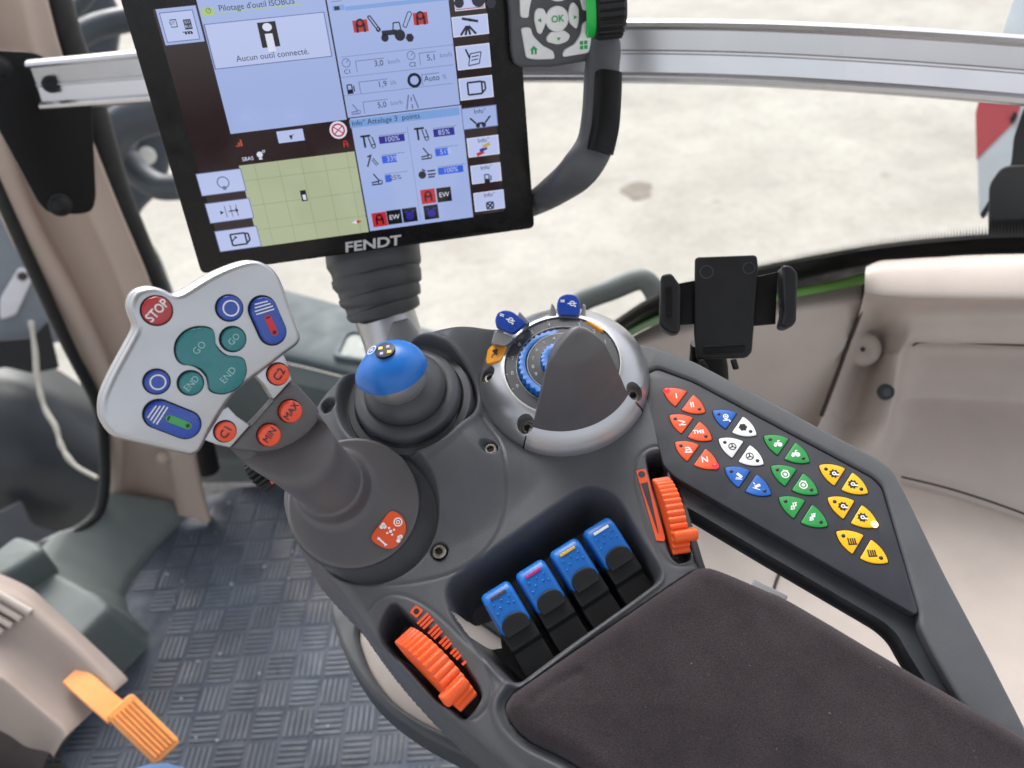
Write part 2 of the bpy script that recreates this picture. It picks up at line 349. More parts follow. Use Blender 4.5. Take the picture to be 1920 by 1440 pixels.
# cab floor and sill (grey-green moulding rising from the mat)
FL = Fr((0, 0, 0), (0, 0, 1), y=(0, 1, 0))
matb = FL.pxs([(700, 905), (560, 902), (440, 915), (385, 932), (335, 985), (292, 1030), (252, 1080), (234, 1118), (242, 1150), (279, 1186), (276, 1214), (180, 1320), (98, 1420), (20, 1500), (-200, 1900), (900, 1900), (1200, 1500), (900, 1200)])
def sillf(X, Y):
    d = sdf(matb, X, Y); yA, yB = FL.px(270, 1180)[1], FL.px(240, 1095)[1]; w_ = .022+.075*sst(Y, yA, yB)
    t = np.clip(d/w_, 0, 1); h = np.where(d < 0, -.01, .10*t+.010*sst(d, 0, .006)-.004)
    t2 = np.clip(1-np.abs(d-w_)/.012, 0, 1); h = h-.004*t2*t2
    cut = sdf(FL.pxs([(196, 925), (300, 895), (420, 890), (720, 880), (720, 1000), (500, 1300), (300, 1500), (-400, 1900), (-400, 1190), (-60, 1078), (0, 1046), (60, 1030), (150, 985)], .09), X, Y)
    h = h-.12*sst(cut, -.008, .010)
    return h, (d > -.006) & (cut < .011)
V, F = hfield(FL, -1.3, -.2, .35, 1.32, .004, sillf)
obj('door_sill', V, F, MT['gg'], smooth=170, label='grey-green moulded door sill rising beside the ribbed floor mat', cat='sill')
fm = thing('floor_mat', (-.4, .8, 0), 'blue-grey rubber floor mat with raised basket-weave ribs', 'floor mat')
V = [(*FL.px(*p, -.012), -.012) for p in ((196, 935), (300, 905), (420, 900), (720, 890), (1100, 960))]+[(1.2, .9, -.012), (1.2, -.3, -.012), (-.95, -.3, -.012)]+[(*FL.px(*p, -.012), -.012) for p in ((-60, 1110), (0, 1075), (60, 1050), (150, 1000))]
obj('cab_floor', V, [tuple(range(len(V)))], MT['seal'], smooth=0, kind='structure')
a0 = FL.pxs([(600, 1150)])[0]
obj('mat_sheet', [(x, y, 0) for x, y in matb], [tuple(range(len(matb)))], MT['matb'], fm, smooth=0)
ribs = []; CELL = .047; ang = math.radians(-4); ca, sa = math.cos(ang), math.sin(ang)
for i in range(-24, 14):
    for j in range(-18, 22):
        cx, cy = a0[0]+CELL*(i*ca-j*sa), a0[1]+CELL*(i*sa+j*ca)
        if not (-.95 < cx < .35 and .3 < cy < 1.25): continue
        if sdf(matb, np.array([[cx]]), np.array([[cy]]))[0, 0] > -.018: continue
        for k in range(5):
            o = (k-2)*.0086; l = .0205
            u, v = ((1, 0), (0, 1)) if (i+j) % 2 else ((0, 1), (1, 0))
            ux, uy = u[0]*ca-u[1]*sa, u[0]*sa+u[1]*ca; vx, vy = v[0]*ca-v[1]*sa, v[0]*sa+v[1]*ca
            V = []
            for hh, ww, ll in ((.0, .0026, l), (.0016, .0013, l-.0015)):
                for s1, s2 in ((-1, -1), (1, -1), (1, 1), (-1, 1)):
                    V.append((cx+ux*s1*ll+vx*(o+s2*ww), cy+uy*s1*ll+vy*(o+s2*ww), hh+.0003))
            ribs.append((V, [(4, 5, 6, 7), (0, 1, 5, 4), (1, 2, 6, 5), (2, 3, 7, 6), (3, 0, 4, 7)]))
objs('tread_ribs', ribs, MT['matr'], fm, smooth=0, kind='stuff')
# scraps of grit on the mat
gr = []
for _ in range(26):
    q = onz(random.uniform(250, 640), random.uniform(920, 1430), .003)
    if sdf(matb, np.array([[q[0]]]), np.array([[q[1]]]))[0, 0] > -.01: continue
    r_ = random.uniform(.001, .0026); f_ = Fr(q, (0, 0, 1), y=(0, 1, 0)); gr.append(lathe(f_, [(0.0001, r_*.7), (r_*.8, r_*.4), (r_, -.002)], 7))
objs('grit', gr, mat('grit', (176, 180, 186), .7), None, smooth=60, kind='stuff', label='pale grit and crumbs scattered on the floor mat', cat='grit')

# ================================================================== ARMREST frame K
Kn = unit((-.05, -.32, 1)); KP = onz(1000, 1000, .72)
K = Fr(KP, Kn, y=(0, 1, 0))
AX = unit(np.array([-.39, .92])); WX = np.array([AX[1], -AX[0]])        # arm axis / across, in K coordinates
cL = np.array([-.0685, .1015])                                          # cross-gate cup centre
cD = np.array([.0360, .1055])                                           # rotary unit centre
out_px = [(527, 925), (532, 965), (548, 1005), (590, 1056), (640, 1108), (690, 1178), (760, 1262), (850, 1352), (960, 1445), (1100, 1560), (1500, 1800), (2300, 1700), (2120, 1500), (1920, 1392), (1700, 1268), (1490, 1140), (1400, 1098), (1330, 1075), (1305, 1048), (1296, 1010), (1272, 920), (1250, 840), (1240, 745), (1215, 690), (1170, 640), (1100, 600), (1010, 590), (925, 612), (850, 640), (760, 676), (690, 715), (625, 765), (575, 830), (540, 880)]
OUT = spl(K.pxs(out_px), 5)
SEAM = spl(K.pxs([(905, 790), (938, 835), (951, 885), (950, 940), (937, 990), (912, 1030), (876, 1060), (830, 1080), (760, 1094), (690, 1097)]), 6, False)
well = rnd(K.pxs(Z6((548, 712), (1270, 205), (1390, 250), (1622, 655), (893, 1195), (770, 1070), (600, 880))), [.012, .014, .014, .004, .004, .008, .012], 5)
slotL = spl(K.pxs(Y8((455, 300), (520, 165), (575, 190), (640, 250), (770, 340), (900, 475), (960, 560), (1010, 640), (1010, 700), (935, 790), (870, 745), (780, 690), (690, 590), (590, 480), (500, 410))), 4)
bezL = spl(K.pxs(Y8((398, 190), (440, 138), (510, 105), (600, 112), (720, 170), (830, 260), (940, 370), (1010, 430), (1060, 530), (1085, 650), (1060, 730), (1000, 795), (940, 800), (860, 760))), 4, False)
slotR = spl(K.pxs(Z6((1575, 60), (1590, 30), (1640, 20), (1665, 60), (1680, 200), (1740, 300), (1775, 420), (1800, 500), (1790, 560), (1735, 580), (1690, 520), (1650, 330), (1600, 170))), 4)
bezR = spl(K.pxs(Z6((1680, 20), (1640, -10), (1570, 5), (1520, 60), (1500, 160), (1530, 290), (1600, 470), (1680, 580), (1730, 605), (1800, 600))), 4, False)
pad_px = [(950, 1340), (957, 1308), (992, 1280), (1138, 1180), (1280, 1083), (1316, 1066), (1352, 1073), (1430, 1106), (1490, 1134), (1700, 1258), (1920, 1384), (2100, 1490), (1950, 1750), (1300, 1600), (1090, 1442), (990, 1388)]
PAD = spl(K.pxs(pad_px), 5)
scr_px = [(917, 842), (821, 1031), (627, 779)]
SCW = [K.px(917, 838, .012), K.px(821, 1030, .004), K.px(627, 779, .01)]
holeW = K.pxs(Z6((610, 900), (800, 840), (800, 990), (690, 1010)), -.03)
def mound(X, Y):
    rd = np.hypot(X-cL[0], Y-cL[1]); sm = np.min([np.full(X.shape, 9.), pdist(SEAM, X, Y)], 0)
    rD = np.hypot(X-cD[0], Y-cD[1])
    m_ = .024*(1-sst(rd, .047, .104))*sst(rD, .052, .082)
    return m_, rd
def consolef(X, Y):
    m_, rd = mound(X, Y)
    h = m_.copy()
    h += .0022*np.exp(-((rd-.0470)/.0022)**2)                      # cup lip
    h = np.where(rd < .0455, h-.010*(1-sst(rd, .0415, .0455)), h)
    h -= .0013*np.exp(-(pdist(SEAM, X, Y)/.0009)**2)
    rj = np.hypot(X-JC[0], Y-JC[1]); q0 = J.o-K.o-J.n*.009; den = K.n@J.n; hJ = (q0@J.n-X*(K.x@J.n)-Y*(K.y@J.n))/den
    lim = hJ+np.maximum(0, rj-.0415)*4; kk_ = .0015; h = np.where(rj < .062, -kk_*np.log(np.exp(-np.clip(h/kk_, -60, 60))+np.exp(-np.clip(lim/kk_, -60, 60))), h)
    d = sdf(well, X, Y); h -= .048*(1-sst(d, -.006, .0045))
    lip = sdf(rnd(well, .001, 1), X, Y); h += .0012*np.exp(-((lip-.0052)/.0011)**2)*(1-sst((X-KW0[0])*AX[0]+(Y-KW0[1])*AX[1], -.022, -.006))
    for s_, b_ in ((slotL, bezL), (slotR, bezR)):
        d = sdf(s_, X, Y); h -= .034*(1-sst(d, -.003, .0016)); h -= .0010*np.exp(-(pdist(b_, X, Y)/.0008)**2)
    for q in SCW:
        r_ = np.hypot(X-q[0], Y-q[1]); h -= .006*(1-sst(r_, .0046, .0056))
    dp = sdf(PAD, X, Y); h += .0045*np.exp(-((dp-.0055)/.0026)**2)*(1-sst(X*AX[0]+Y*AX[1], .0, .03))*(1-sst(X*WX[0]+Y*WX[1], -.03, .03)) ; h = np.where(dp < 0, h-.002, h)
    d = sdf(OUT, X, Y); r_ = .007
    t = np.clip(d+r_, 0, r_*.999); h = h-np.where(d > -r_, r_-np.sqrt(r_*r_-t*t), 0)-np.where(d > 0, d*7, 0)
    h = np.maximum(h, -.075)
    keep = (d < .0105) & ~(sdf(holeW, X, Y) < 0)
    return h, keep
# joystick pivot disc (frame J) and its footprint in K
JD = .4885
J = Fr(at(664, 941, JD), .80*toc(664, 941)+.26*Kn, x=RGT)
_q = J.o-K.o; JC = np.array([_q@K.x, _q@K.y])-np.array([-.006, .004])
KW0 = K.px(1100, 1060)
ar = thing('armrest_console', K.W(.05, -.1, -.07), 'dark grey armrest console with a cloth pad, lever well and thumbwheel slots', 'armrest')
V, F = hfield(K, -.175, .30, -.215, .155, .00085, consolef)
body = obj('console_shell', V, F, MT['console'], ar, smooth=170)
def padf(X, Y):
    d = sdf(PAD, X, Y); r_ = .011; t = np.clip(d+r_, 0, r_)
    h = .010-(r_-np.sqrt(np.maximum(r_*r_-t*t, 0)))*1.05 + .004*sst(-d, .01, .08)
    wr = pdist(spl(K.pxs([(1000, 1318), (1040, 1290), (1085, 1268)]), 4, False), X, Y); h -= .0012*np.exp(-(wr/.003)**2)
    h = h-np.maximum(d, 0)*6
    return h, d < .0045
V, F = hfield(K, -.05, .30, -.215, -.01, .0012, padf)
cush = obj('armrest_cushion', V, F, MT['cloth'], ar, smooth=170, label='dark violet-grey cloth armrest pad')
# clip under the pad's right edge
f_ = Fr(K.W(*K.px(1440, 1113), .002), Kn, x=K.W(*K.px(1470, 1130), 0)-K.W(*K.px(1420, 1105), 0))
V, F = box(f_, (-.010, .010), (-.003, .0035), (-.004, .0005), .0008); obj('metal_clip', V, F, MT['postc'], ar)
def screw(fr, c, h, r, parent, name='screw'):
    f2 = fr.sub(c, .4, h)
    o = obj(name, *lathe(f2, [(0.0001, -.0008), (r*.52, -.0008), (r*.56, .0006), (r*.82, .0006), (r, -.0002), (r, -.003)], 20), MT['steel'], parent, smooth=40)
    hexp = [(r*.50*math.cos(k*math.pi/3), r*.50*math.sin(k*math.pi/3)) for k in range(6)]
    plate('socket', hexp, f2, -.0012, -.0006, MT['matblack'], o, smooth=0); return o
screw(K, SCW[0]+np.array([.0006, -.001]), .0105, .0042, ar); screw(K, SCW[1]+np.array([.0003, -.0006]), .002, .0044, ar); screw(K, SCW[2], .006, .0036, ar)

# printed scale beside the left thumbwheel
bars = []; d0 = np.array([*K.px(*Y8((700, 240))[0])]); d1 = np.array([*K.px(*Y8((950, 510))[0])]); e1 = unit(d1-d0); e2 = np.array([e1[1], -e1[0]]); Ld = np.linalg.norm(d1-d0)
if (K.px(*Y8((800, 200))[0])-d0)@e2 < 0: e2 = -e2
pos = [0, .06, .12, .23, .29, .35, .46, .52, .58, .69, .75, .81, .93]
for i, s in enumerate(pos):
    wd = .0085*(1-.72*s); c_ = d0+e1*Ld*s+e2*.0; q = [c_-e1*.0008-e2*wd*.5, c_+e1*.0008-e2*wd*.5, c_+e1*.0008+e2*wd*.5, c_-e1*.0008+e2*wd*.5]
    bars.append(flat(q, K, .0007))
bars.append(flat(rnd(K.pxs(Y8((625, 205), (660, 163), (705, 195), (665, 240))), .0012, 3), K, .0007))
objs('scale_print', bars, MT['ko'], ar, smooth=0)
sq = np.mean(K.pxs(Y8((625, 205), (660, 163), (705, 195), (665, 240))), axis=0)
ic = [flat(circ(sq[0], sq[1], .0017, 14), K, .0009)]; objs('scale_symbol', ic, MT['dark'], ar, smooth=0)
# printed strip beside the right thumbwheel
st = K.pxs(Z6((1515, 118), (1565, 108), (1665, 465), (1660, 482), (1620, 478)))
objs('scale_print', [flat(rnd(st, .0008, 2), K, .0007)], MT['ko'], ar, smooth=0)
objs('scale_symbol', [flat(K.pxs(Z6((1540, 185), (1575, 178), (1632, 440), (1628, 442))), K, .0009), flat(circ(*K.px(*Z6((1545, 138))[0]), .0022, 10), K, .0009)], MT['keypad'], ar, smooth=0)

# ------------------------------------------------------------------ paddle levers in the well
P0 = K.px(953, 1148); rowd = (K.px(1146, 1025)-P0)/3
wdir = unit(rowd); adir = np.array([-wdir[1], wdir[0]])
cols = [('brown', 'brown'), ('magenta', 'magp'), ('yellow', 'yelp'), ('white', 'white')]
for i in range(4):
    cname, mk = cols[i]; c_ = P0+rowd*i
    t = thing('paddle_lever', K.W(*(c_), -.045), f'blue-capped black paddle lever with a {cname} mark on its tip', 'lever', 'paddle levers in the armrest well')
    # frame: x along adir (toward tip), y along normal, extruded along wdir
    lf = Fr(K.W(*c_, 0), K.x*wdir[0]+K.y*wdir[1], x=K.x*adir[0]+K.y*adir[1])
    sg = 1 if lf.y@Kn > 0 else -1
    pf = lambda pts: [(a, sg*b) for a, b in pts]
    cap = rnd(pf([(-.010, -.018), (-.010, -.0030), (.0105, .0042), (.0165, .0020), (.0185, -.006), (.014, -.022)]), [.002, .004, .005, .004, .003, .004], 4)
    cp = plate('cap', cap, lf, -.0098, .0098, MT['blue'], t, .0032, 5)
    bdy = rnd(pf([(-.034, -.034), (-.034, -.0145), (-.020, -.0115), (-.0185, -.0075), (-.006, -.0045), (-.006, -.03)]), .0012, 3)
    plate('clip_body', bdy, lf, -.0100, .0100, MT['black'], t, .0012, 2)
    stem = rnd(pf([(-.034, -.05), (-.03, -.03), (.008, -.02), (.006, -.05)]), .002, 3)
    plate('stem', stem, lf, -.0085, .0085, MT['matblack'], t, .001, 2)
    # half-moon tongue over the cap
    sf = Fr(lf.W(-.0065, sg*(-.0012), 0), lf.y*sg*1.0-lf.x*.34, x=lf.n)
    tg = [(.0082*math.cos(a), .0062*math.sin(a)) for a in np.linspace(0, math.pi, 20)]
    ysgn = 1 if sf.y@lf.x > 0 else -1
    tg = [(a, ysgn*(b-.001)) for a, b in tg]+[(-.0078, ysgn*-.006), (.0078, ysgn*-.006)]
    plate('thumb_tongue', tg, sf, -.002, .0016, MT['black'], t, .0008, 2)
    V, F = pl(rnd(pf([(-.0345, -.033), (-.0345, -.0205), (-.021, -.0125), (-.0195, -.0165), (-.030, -.026)]), .001, 2), lf, -.0104, .0104, .001); obj('sleeve', V, F, MT['black'], t)
    # grip dots on the cap's sloping face and a coloured mark
    tf = Fr(lf.W(.001, sg*.00105, 0), lf.y*sg*1.0-lf.x*.346, x=lf.n); ys = 1 if tf.y@lf.x > 0 else -1
    dots = []
    for (a, b_) in ((-.0052, .0062), (0, .0066), (.0052, .0066), (-.0026, .0030), (.0028, .0034), (-.0058, .0008), (.0060, .0022)):
        dots.append(lathe(tf.sub((a, ys*b_)), [(0.0001, .0006), (.0005, .0005), (.0009, -.0003)], 8))
    objs('grip_dots', dots, MT['blue'], cp, smooth=60)
    V, F = box(tf, (-.0052, .0052), tuple(sorted((ys*.0092, ys*.0108))), (-.0008, .00045), .0003); obj('colour_mark', V, F, MT[mk], cp)

# ------------------------------------------------------------------ thumbwheels
def wheel(pa, pb, wpx, R, wd, label, tabside, tabfrac, rise, lean=14):
    a = K.px(*pa); b_ = K.px(*pb); mid = (a+b_)/2; dr = unit(b_-a); half = np.linalg.norm(b_-a)/2
    hz = rise-R
    axis = K.x*(-dr[1])+K.y*dr[0]
    if axis@RGT < 0: axis = -axis
    tl_ = math.radians(lean); axis = axis*math.cos(tl_)-Kn*math.sin(tl_); wf = Fr(K.W(*mid, 0)+(Kn*math.cos(tl_)+axis*0)*hz, axis, x=K.x*dr[0]+K.y*dr[1])
    sg = 1 if wf.y@Kn > 0 else -1
    t = thing('thumbwheel', K.W(*mid, -.05), label, 'thumbwheel', 'orange thumbwheels on the armrest')
    th = math.asin(min(.97, half/R)); n = 15; prof = []
    for k in range(n*6+1):
        q = -th+2*th*k/(n*6); rr = R+.0013*abs(math.sin(k/6*math.pi))-.0007
        prof.append((rr*math.sin(q), sg*rr*math.cos(q)))
    prof += [((R-.012)*math.sin(th), sg*(R-.012)*math.cos(th)), (-(R-.012)*math.sin(th), sg*(R-.012)*math.cos(th))]
    plate('ribbed_wheel', prof, wf, -wd/2, wd/2, MT['orange'], t, .0009, 2, smooth=50)
    q = th*tabfrac; tb = []
    for (dq, rr) in ((-.13, R-.004), (-.11, R+.0030), (-.04, R+.0042), (.05, R+.0040), (.11, R+.0024), (.13, R-.004)): tb.append((rr*math.sin(q+dq), sg*rr*math.cos(q+dq)))
    z0, z1 = (-wd/2-.0045, wd/2-.001) if tabside < 0 else (-wd/2+.001, wd/2+.0045)
    plate('finger_tab', rnd(tb, .0014, 3), wf, z0, z1, MT['orange'], t, .0014, 3)
wheel(Y8((560, 345))[0], Y8((940, 740))[0], 0, .0325, .0130, 'ribbed orange thumbwheel in the slot beside the stepped scale', -1, .62, .0145, 10)
wheel(Z6((1622, 150))[0], Z6((1735, 545))[0], 0, .0300, .0108, 'ribbed orange thumbwheel in the slot beside the button panel', 1, .60, .0115, 7)

# ================================================================== JOYSTICK
HD = .405
Hf = Fr(at(395, 676, HD), toc(395, 676)+.26*RGT-.10*UPV, x=RGT)
js = thing('joystick', J.W(0, 0, -.02), 'multifunction joystick with a silver button head on a dark grey grip', 'joystick')
head_px = Z3((300, 290), (335, 250), (385, 232), (440, 228), (500, 245), (545, 268), (590, 272), (650, 245), (800, 152), (950, 86), (1060, 62), (1140, 84), (1205, 140), (1250, 230), (1290, 350), (1335, 470), (1357, 540), (1345, 580), (1315, 610), (1255, 652), (1150, 735), (1030, 822), (960, 880), (880, 980), (800, 1110), (745, 1225), (718, 1265), (680, 1284), (640, 1284), (450, 1242), (220, 1188), (160, 1150), (115, 1080), (104, 1010), (115, 915), (170, 785), (245, 645), (300, 545), (322, 495), (318, 460), (297, 410), (285, 350))
HP = spl(Hf.pxs(head_px), 3)
plate('head_plate', HP, Hf, -.0085, 0, MT['silver'], js, .0030, 5, smooth=60)
hc = np.mean(HP, axis=0)
BP = [hc+(np.asarray(p)-hc)*1.012 for p in HP]
plate('head_back', BP, Hf, -.0205, -.0090, MT['silver'], js, .0038, 4, smooth=60)
def hp(*zp): return Hf.pxs(Z3(*zp))
def key(name, poly, mt, fr, parent, h=.0022, ring=.0008, bev=.0008, ringm=None, base=0.0):
    P = [np.asarray(p, float) for p in poly]; c_ = np.mean(P, axis=0)
    rr = [c_+(p-c_)*(1+ring/np.linalg.norm(p-c_)) for p in P]
    k = plate(name, P, fr, base-.001, base+h, mt, parent, bev, 3, smooth=60)
    plate('key_rim', rr, fr, base-.001, base+.0003, ringm or MT['matblack'], k, 0, smooth=0)
    return k
def cpoly(fr, z, zx, zf, n=36, ry=None):
    c_ = fr.px(*zf(z)[0]); r_ = np.linalg.norm(fr.px(*zf((z[0]+zx, z[1]))[0])-c_); return circ(c_[0], c_[1], r_, n), c_, r_
UPJ = math.atan2(*(np.array(hp((420, 400))[0])-np.array(hp((900, 860))[0]))[::-1])   # joystick axis direction
TA = math.atan2(*(np.array(hp((510, 310))[0])-np.array(hp((395, 430))[0]))[::-1])     # reading direction of the legends
# STOP
p_, c_, r_ = cpoly(Hf, (447, 376), 94, Z3); k = key('stop_button', p_, MT['red'], Hf, js)
txt('STOP', .0064, Hf.sub(c_, TA, .0023), MT['white'], k, sx=.82, bold=.00008)
for z in ((903, 360), (447, 822)):
    p_, c_, r_ = cpoly(Hf, z, 79, Z3); k = key('round_button', p_, MT['dblue'], Hf, js, .0026)
    o_ = circ(c_[0]+.0002, c_[1], r_*.66, 32); i_ = circ(c_[0]+.0002, c_[1], r_*.55, 32)
    plate('ring_print', [o_, i_], Hf, .0024, .0029, MT['white'], k, smooth=0)
for z, s in (((925, 555), 'GO'), ((660, 830), 'END')):
    p_, c_, r_ = cpoly(Hf, z, 76, Z3); k = key('small_teal_button', p_, MT['teal'], Hf, js, .0026)
    txt(s, .0048, Hf.sub(c_, TA, .0027), MT['emb'], k, sx=.9, bold=-.00006)
tp = spl(hp((565, 610), (580, 560), (625, 510), (690, 484), (760, 484), (800, 505), (810, 545), (815, 590), (845, 635), (890, 660), (950, 664), (985, 680), (1000, 720), (1002, 770), (975, 830), (930, 870), (870, 893), (810, 888), (775, 865), (768, 825), (755, 780), (720, 740), (670, 720), (620, 715), (585, 690), (568, 650)), 3)
k = key('large_teal_button', tp, MT['teal'], Hf, js, .0028)
for z, s in (((708, 608), 'GO'), ((888, 778), 'END')): txt(s, .0050, Hf.sub(hp(z)[0], TA, .0029), MT['emb'], k, sx=.95, bold=-.00006)
def rocker(za, zb, r_z, stripes, inlay, inm):
    a, b_ = hp(za)[0], hp(zb)[0]; d = unit(b_-a); p = np.array([-d[1], d[0]]); L_ = np.linalg.norm(b_-a); r_ = r_z
    P = [a+p*r_*math.cos(t)-d*r_*math.sin(t) for t in np.linspace(0, math.pi, 14)]+[b_-p*r_*math.cos(t)+d*r_*math.sin(t) for t in np.linspace(0, math.pi, 14)]
    k = key('rocker_button', P, MT['dblue'], Hf, js, .0034, .0010, .0014)
    f2 = Hf.sub(a, math.atan2(d[1], d[0]), .0035)
    st = []
    for q in range(4):
        x_ = -.0045+q*.0017; w_ = .0035+.0007*min(q, 2)
        st.append(flat([(x_-.0005, -w_), (x_+.0001, -w_), (x_+.0011, w_), (x_+.0005, w_)], f2, .0001))
    objs('stripe_print', st, MT['white'], k, smooth=0)
    il = [(.0046+.0016*math.cos(t)*-1, .0019*math.sin(t)) for t in np.linspace(-math.pi/2, math.pi/2, 8)]
    iw = .0018; x1 = L_+.0005
    il = [(.0045-iw*math.cos(t), iw*math.sin(t)) for t in np.linspace(-math.pi/2, math.pi/2, 8)]+[(x1+iw*math.cos(t), iw*math.sin(t)) for t in np.linspace(math.pi/2, -math.pi/2, 8)]
    plate('inlay', il[::-1], f2, -.0004, .0002, inm, k, smooth=0)
    objs('sign_print', [flat(rect(.0038, -.0012, .0046, .0012), f2, .0004), flat(rect(x1-.0012, -.0004, x1+.0012, .0004), f2, .0004), flat(rect(x1-.0004, -.0012, x1+.0004, .0012), f2, .00045)], MT['dark'], k, smooth=0)
rocker((1113, 372), (1172, 505), .0069, 4, 'red', MT['redp'])
rocker((463, 1025), (628, 1090), .0069, 4, 'green', MT['greenp'])
# arms carrying C1 / C2
for zz, ctr, s in ((((1082, 790), (1130, 742), (1255, 652), (1275, 690), (1312, 815), (1195, 940), (1140, 850)), (1220, 778), 'C2'), (((755, 1195), (870, 1000), (905, 985), (960, 1045), (1048, 1103), (920, 1246), (830, 1225)), (886, 1140), 'C1')):
    arm = plate('silver_arm', hp(*zz), Hf, -.014, -.0035, MT['silver'], js, .0008, 2)
    p_, c_, r_ = cpoly(Hf, ctr, 66, Z3); k = key('arm_button', p_, MT['orangeb'], Hf, js, .0028, .0007, .0008, None, -.0035)
    txt(s, .0062, Hf.sub(c_, TA+.15, -.0003), MT['dark'], k, sx=.95)
# grip: lofted from the dark upper face down to the pivot disc
face = hp((920, 1246), (1050, 1105), (1190, 945), (1318, 817), (1400, 905), (1470, 985), (1490, 1030), (1470, 1085), (1400, 1160), (1320, 1215), (1230, 1255), (1130, 1272), (1010, 1262))
FCc = np.mean(face, axis=0)
def ring_from(poly, n=40):
    P = np.asarray(poly); out = []
    for k in range(n):
        a = 2*math.pi*k/n; d = np.array([math.cos(a), math.sin(a)]); best = 0
        for i in range(len(P)):
            p, q = P[i]-FCc, P[(i+1) % len(P)]-FCc; e = q-p; den = d[0]*e[1]-d[1]*e[0]
            if abs(den) < 1e-12: continue
            t = (p[0]*e[1]-p[1]*e[0])/den; u = (p[0]*d[1]-p[1]*d[0])/den
            if t > 0 and -1e-6 <= u <= 1+1e-6: best = max(best, t)
        out.append(d*best)
    return out
R0 = ring_from(face); NR = len(R0); Wt = Hf.W(*FCc, -.003)
rings = []
for s, hh in ((.93, .0002), (.975, -.0004), (1.0, -.002), (1.0, -.006)): rings.append([Hf.W(*(FCc+p*s), -.003+hh) for p in R0])
path = [at(553, 838, .436), at(580, 868, .449), at(606, 893, .461), at(614, 902, .466), at(620, 909, .470)]
rad = [.0215, .0200, .0194, .0194, .0200]
for i, (pc, r_) in enumerate(zip(path, rad)):
    w_ = (i+1)/len(path); n_ = unit(Hf.n*(1-w_)+J.n*w_ + .6*unit(path[0]-path[-1])); xx = unit(Hf.x-n_*(Hf.x@n_)); yy = np.cross(n_, xx)
    blend = [.42, .12, 0, 0, 0][i]; ring = []
    for k in range(NR):
        a = 2*math.pi*k/NR; cpt = np.array([math.cos(a), math.sin(a)])*r_; v = cpt*(1-blend)+R0[k]*blend
        ring.append(pc+xx*v[0]+yy*v[1])
    rings.append(ring)
for r_, hh, cp_ in ((.0222, .0050, (625, 913)), (.0245, .0016, (628, 915)), (.0270, .0004, (632, 918)), (.0350, .0002, (655, 934)), (.0390, .0, (664, 941)), (.0402, -.0014, (664, 941)), (.0405, -.004, (664, 941)), (.0400, -.016, (664, 941)), (.034, -.024, (664, 941))):
    cj = J.px(*cp_); rings.append([J.W(cj[0]+r_*math.cos(2*math.pi*k/NR), cj[1]+r_*math.sin(2*math.pi*k/NR), hh) for k in range(NR)])
# spline the rings along the grip for a smooth surface
cols_ = [spl([rg[k] for rg in rings], 4, False) for k in range(NR)]
V = [cols_[k][i] for i in range(len(cols_[0])) for k in range(NR)]; nR = len(cols_[0]); F = []
for i in range(nR-1):
    for k in range(NR): F.append((i*NR+k, (i+1)*NR+k, (i+1)*NR+(k+1) % NR, i*NR+(k+1) % NR))
F.append(tuple(range(NR)))
grip = obj('grip', V, F, MT['grip'], js, smooth=50)
for z, s in (((1292, 1010), 'MAX'), ((1158, 1160), 'MIN')):
    p_, c_, r_ = cpoly(Hf, z, 69, Z3); k = key('grip_button', p_, MT['orangeb'], Hf, js, .0042, .0006, .0011, None, -.003)
    txt(s, .0054, Hf.sub(c_+np.array([-.0003, .0004]), TA+.1, .0013), MT['dark'], k, sx=.9)
# round skirt under the disc
obj('base_skirt', *lathe(J.sub((0, -.0015), 0, -.013), [(.034, .004), (.0402, .003), (.0414, .0005), (.0416, -.006), (.039, -.022)], 56), MT['console2'], js, smooth=60)
# trigger wheel on the far side of the grip
gw = Fr(at(494, 886, .444), unit(RGT*.75+UPV*.6), x=unit(RGT*.6-UPV*.8))
tw = []
for k in range(60):
    q = 2*math.pi*k/60; rr = .0098+(.0007 if k % 3 else -.0005); tw.append((rr*math.cos(q), rr*math.sin(q)))
o_ = plate('trigger_wheel', tw, gw, -.005, .003, MT['black'], js, .0005, 1)
of_ = Fr(at(505, 888, .436), toc(505, 888), x=RGT); plate('orange_mark', rnd(of_.pxs([(492, 866), (503, 870), (519, 904), (509, 909)]), .001, 3), of_, -.004, 0, MT['orangeb'], o_, .0006)
# orange direction decal on the disc
dec = spl(J.pxs(Y2((1185, 990), (1250, 890), (1310, 812), (1350, 795), (1400, 820), (1435, 870), (1445, 930), (1420, 1000), (1370, 1060), (1310, 1075), (1240, 1050)), .0014), 4)
dk = plate('direction_decal', dec, J, .0008, .0020, MT['ko'], js, .0003, 1, smooth=60)
def strokes(lines, wd, fr, h):
    out = []
    for (x0, y0, x1, y1) in lines:
        d = np.array([x1-x0, y1-y0]); L_ = np.linalg.norm(d); d /= L_; p = np.array([-d[1], d[0]])*wd/2; a, b_ = np.array([x0, y0]), np.array([x1, y1])
        out.append(flat([a-p, b_-p, b_+p, a+p], fr, h))
    return out
def ringp(x, y, r, wd, fr, h, n=16):
    V = []; F = []
    for k in range(n):
        q = 2*math.pi*k/n
        for r2 in (r-wd/2, r+wd/2): V.append(fr.W(x+r2*math.cos(q), y+r2*math.sin(q), h))
    for k in range(n): a = 2*k; b_ = 2*((k+1) % n); F.append((a, a+1, b_+1, b_))
    return V, F
dc = J.px(*Y2((1330, 945))[0], .0022); g = J.sub(dc, math.radians(27), .0022); u_ = .001
pr = [flat(circ(0, 0, 1.0*u_, 12), g, 0)]+strokes([(1.6*u_, 0, 2.8*u_, 0), (-2.8*u_, 0, -1.6*u_, 0), (0, 1.6*u_, 0, 2.8*u_), (0, -2.8*u_, 0, -1.6*u_)], 1.2*u_, g, 0)
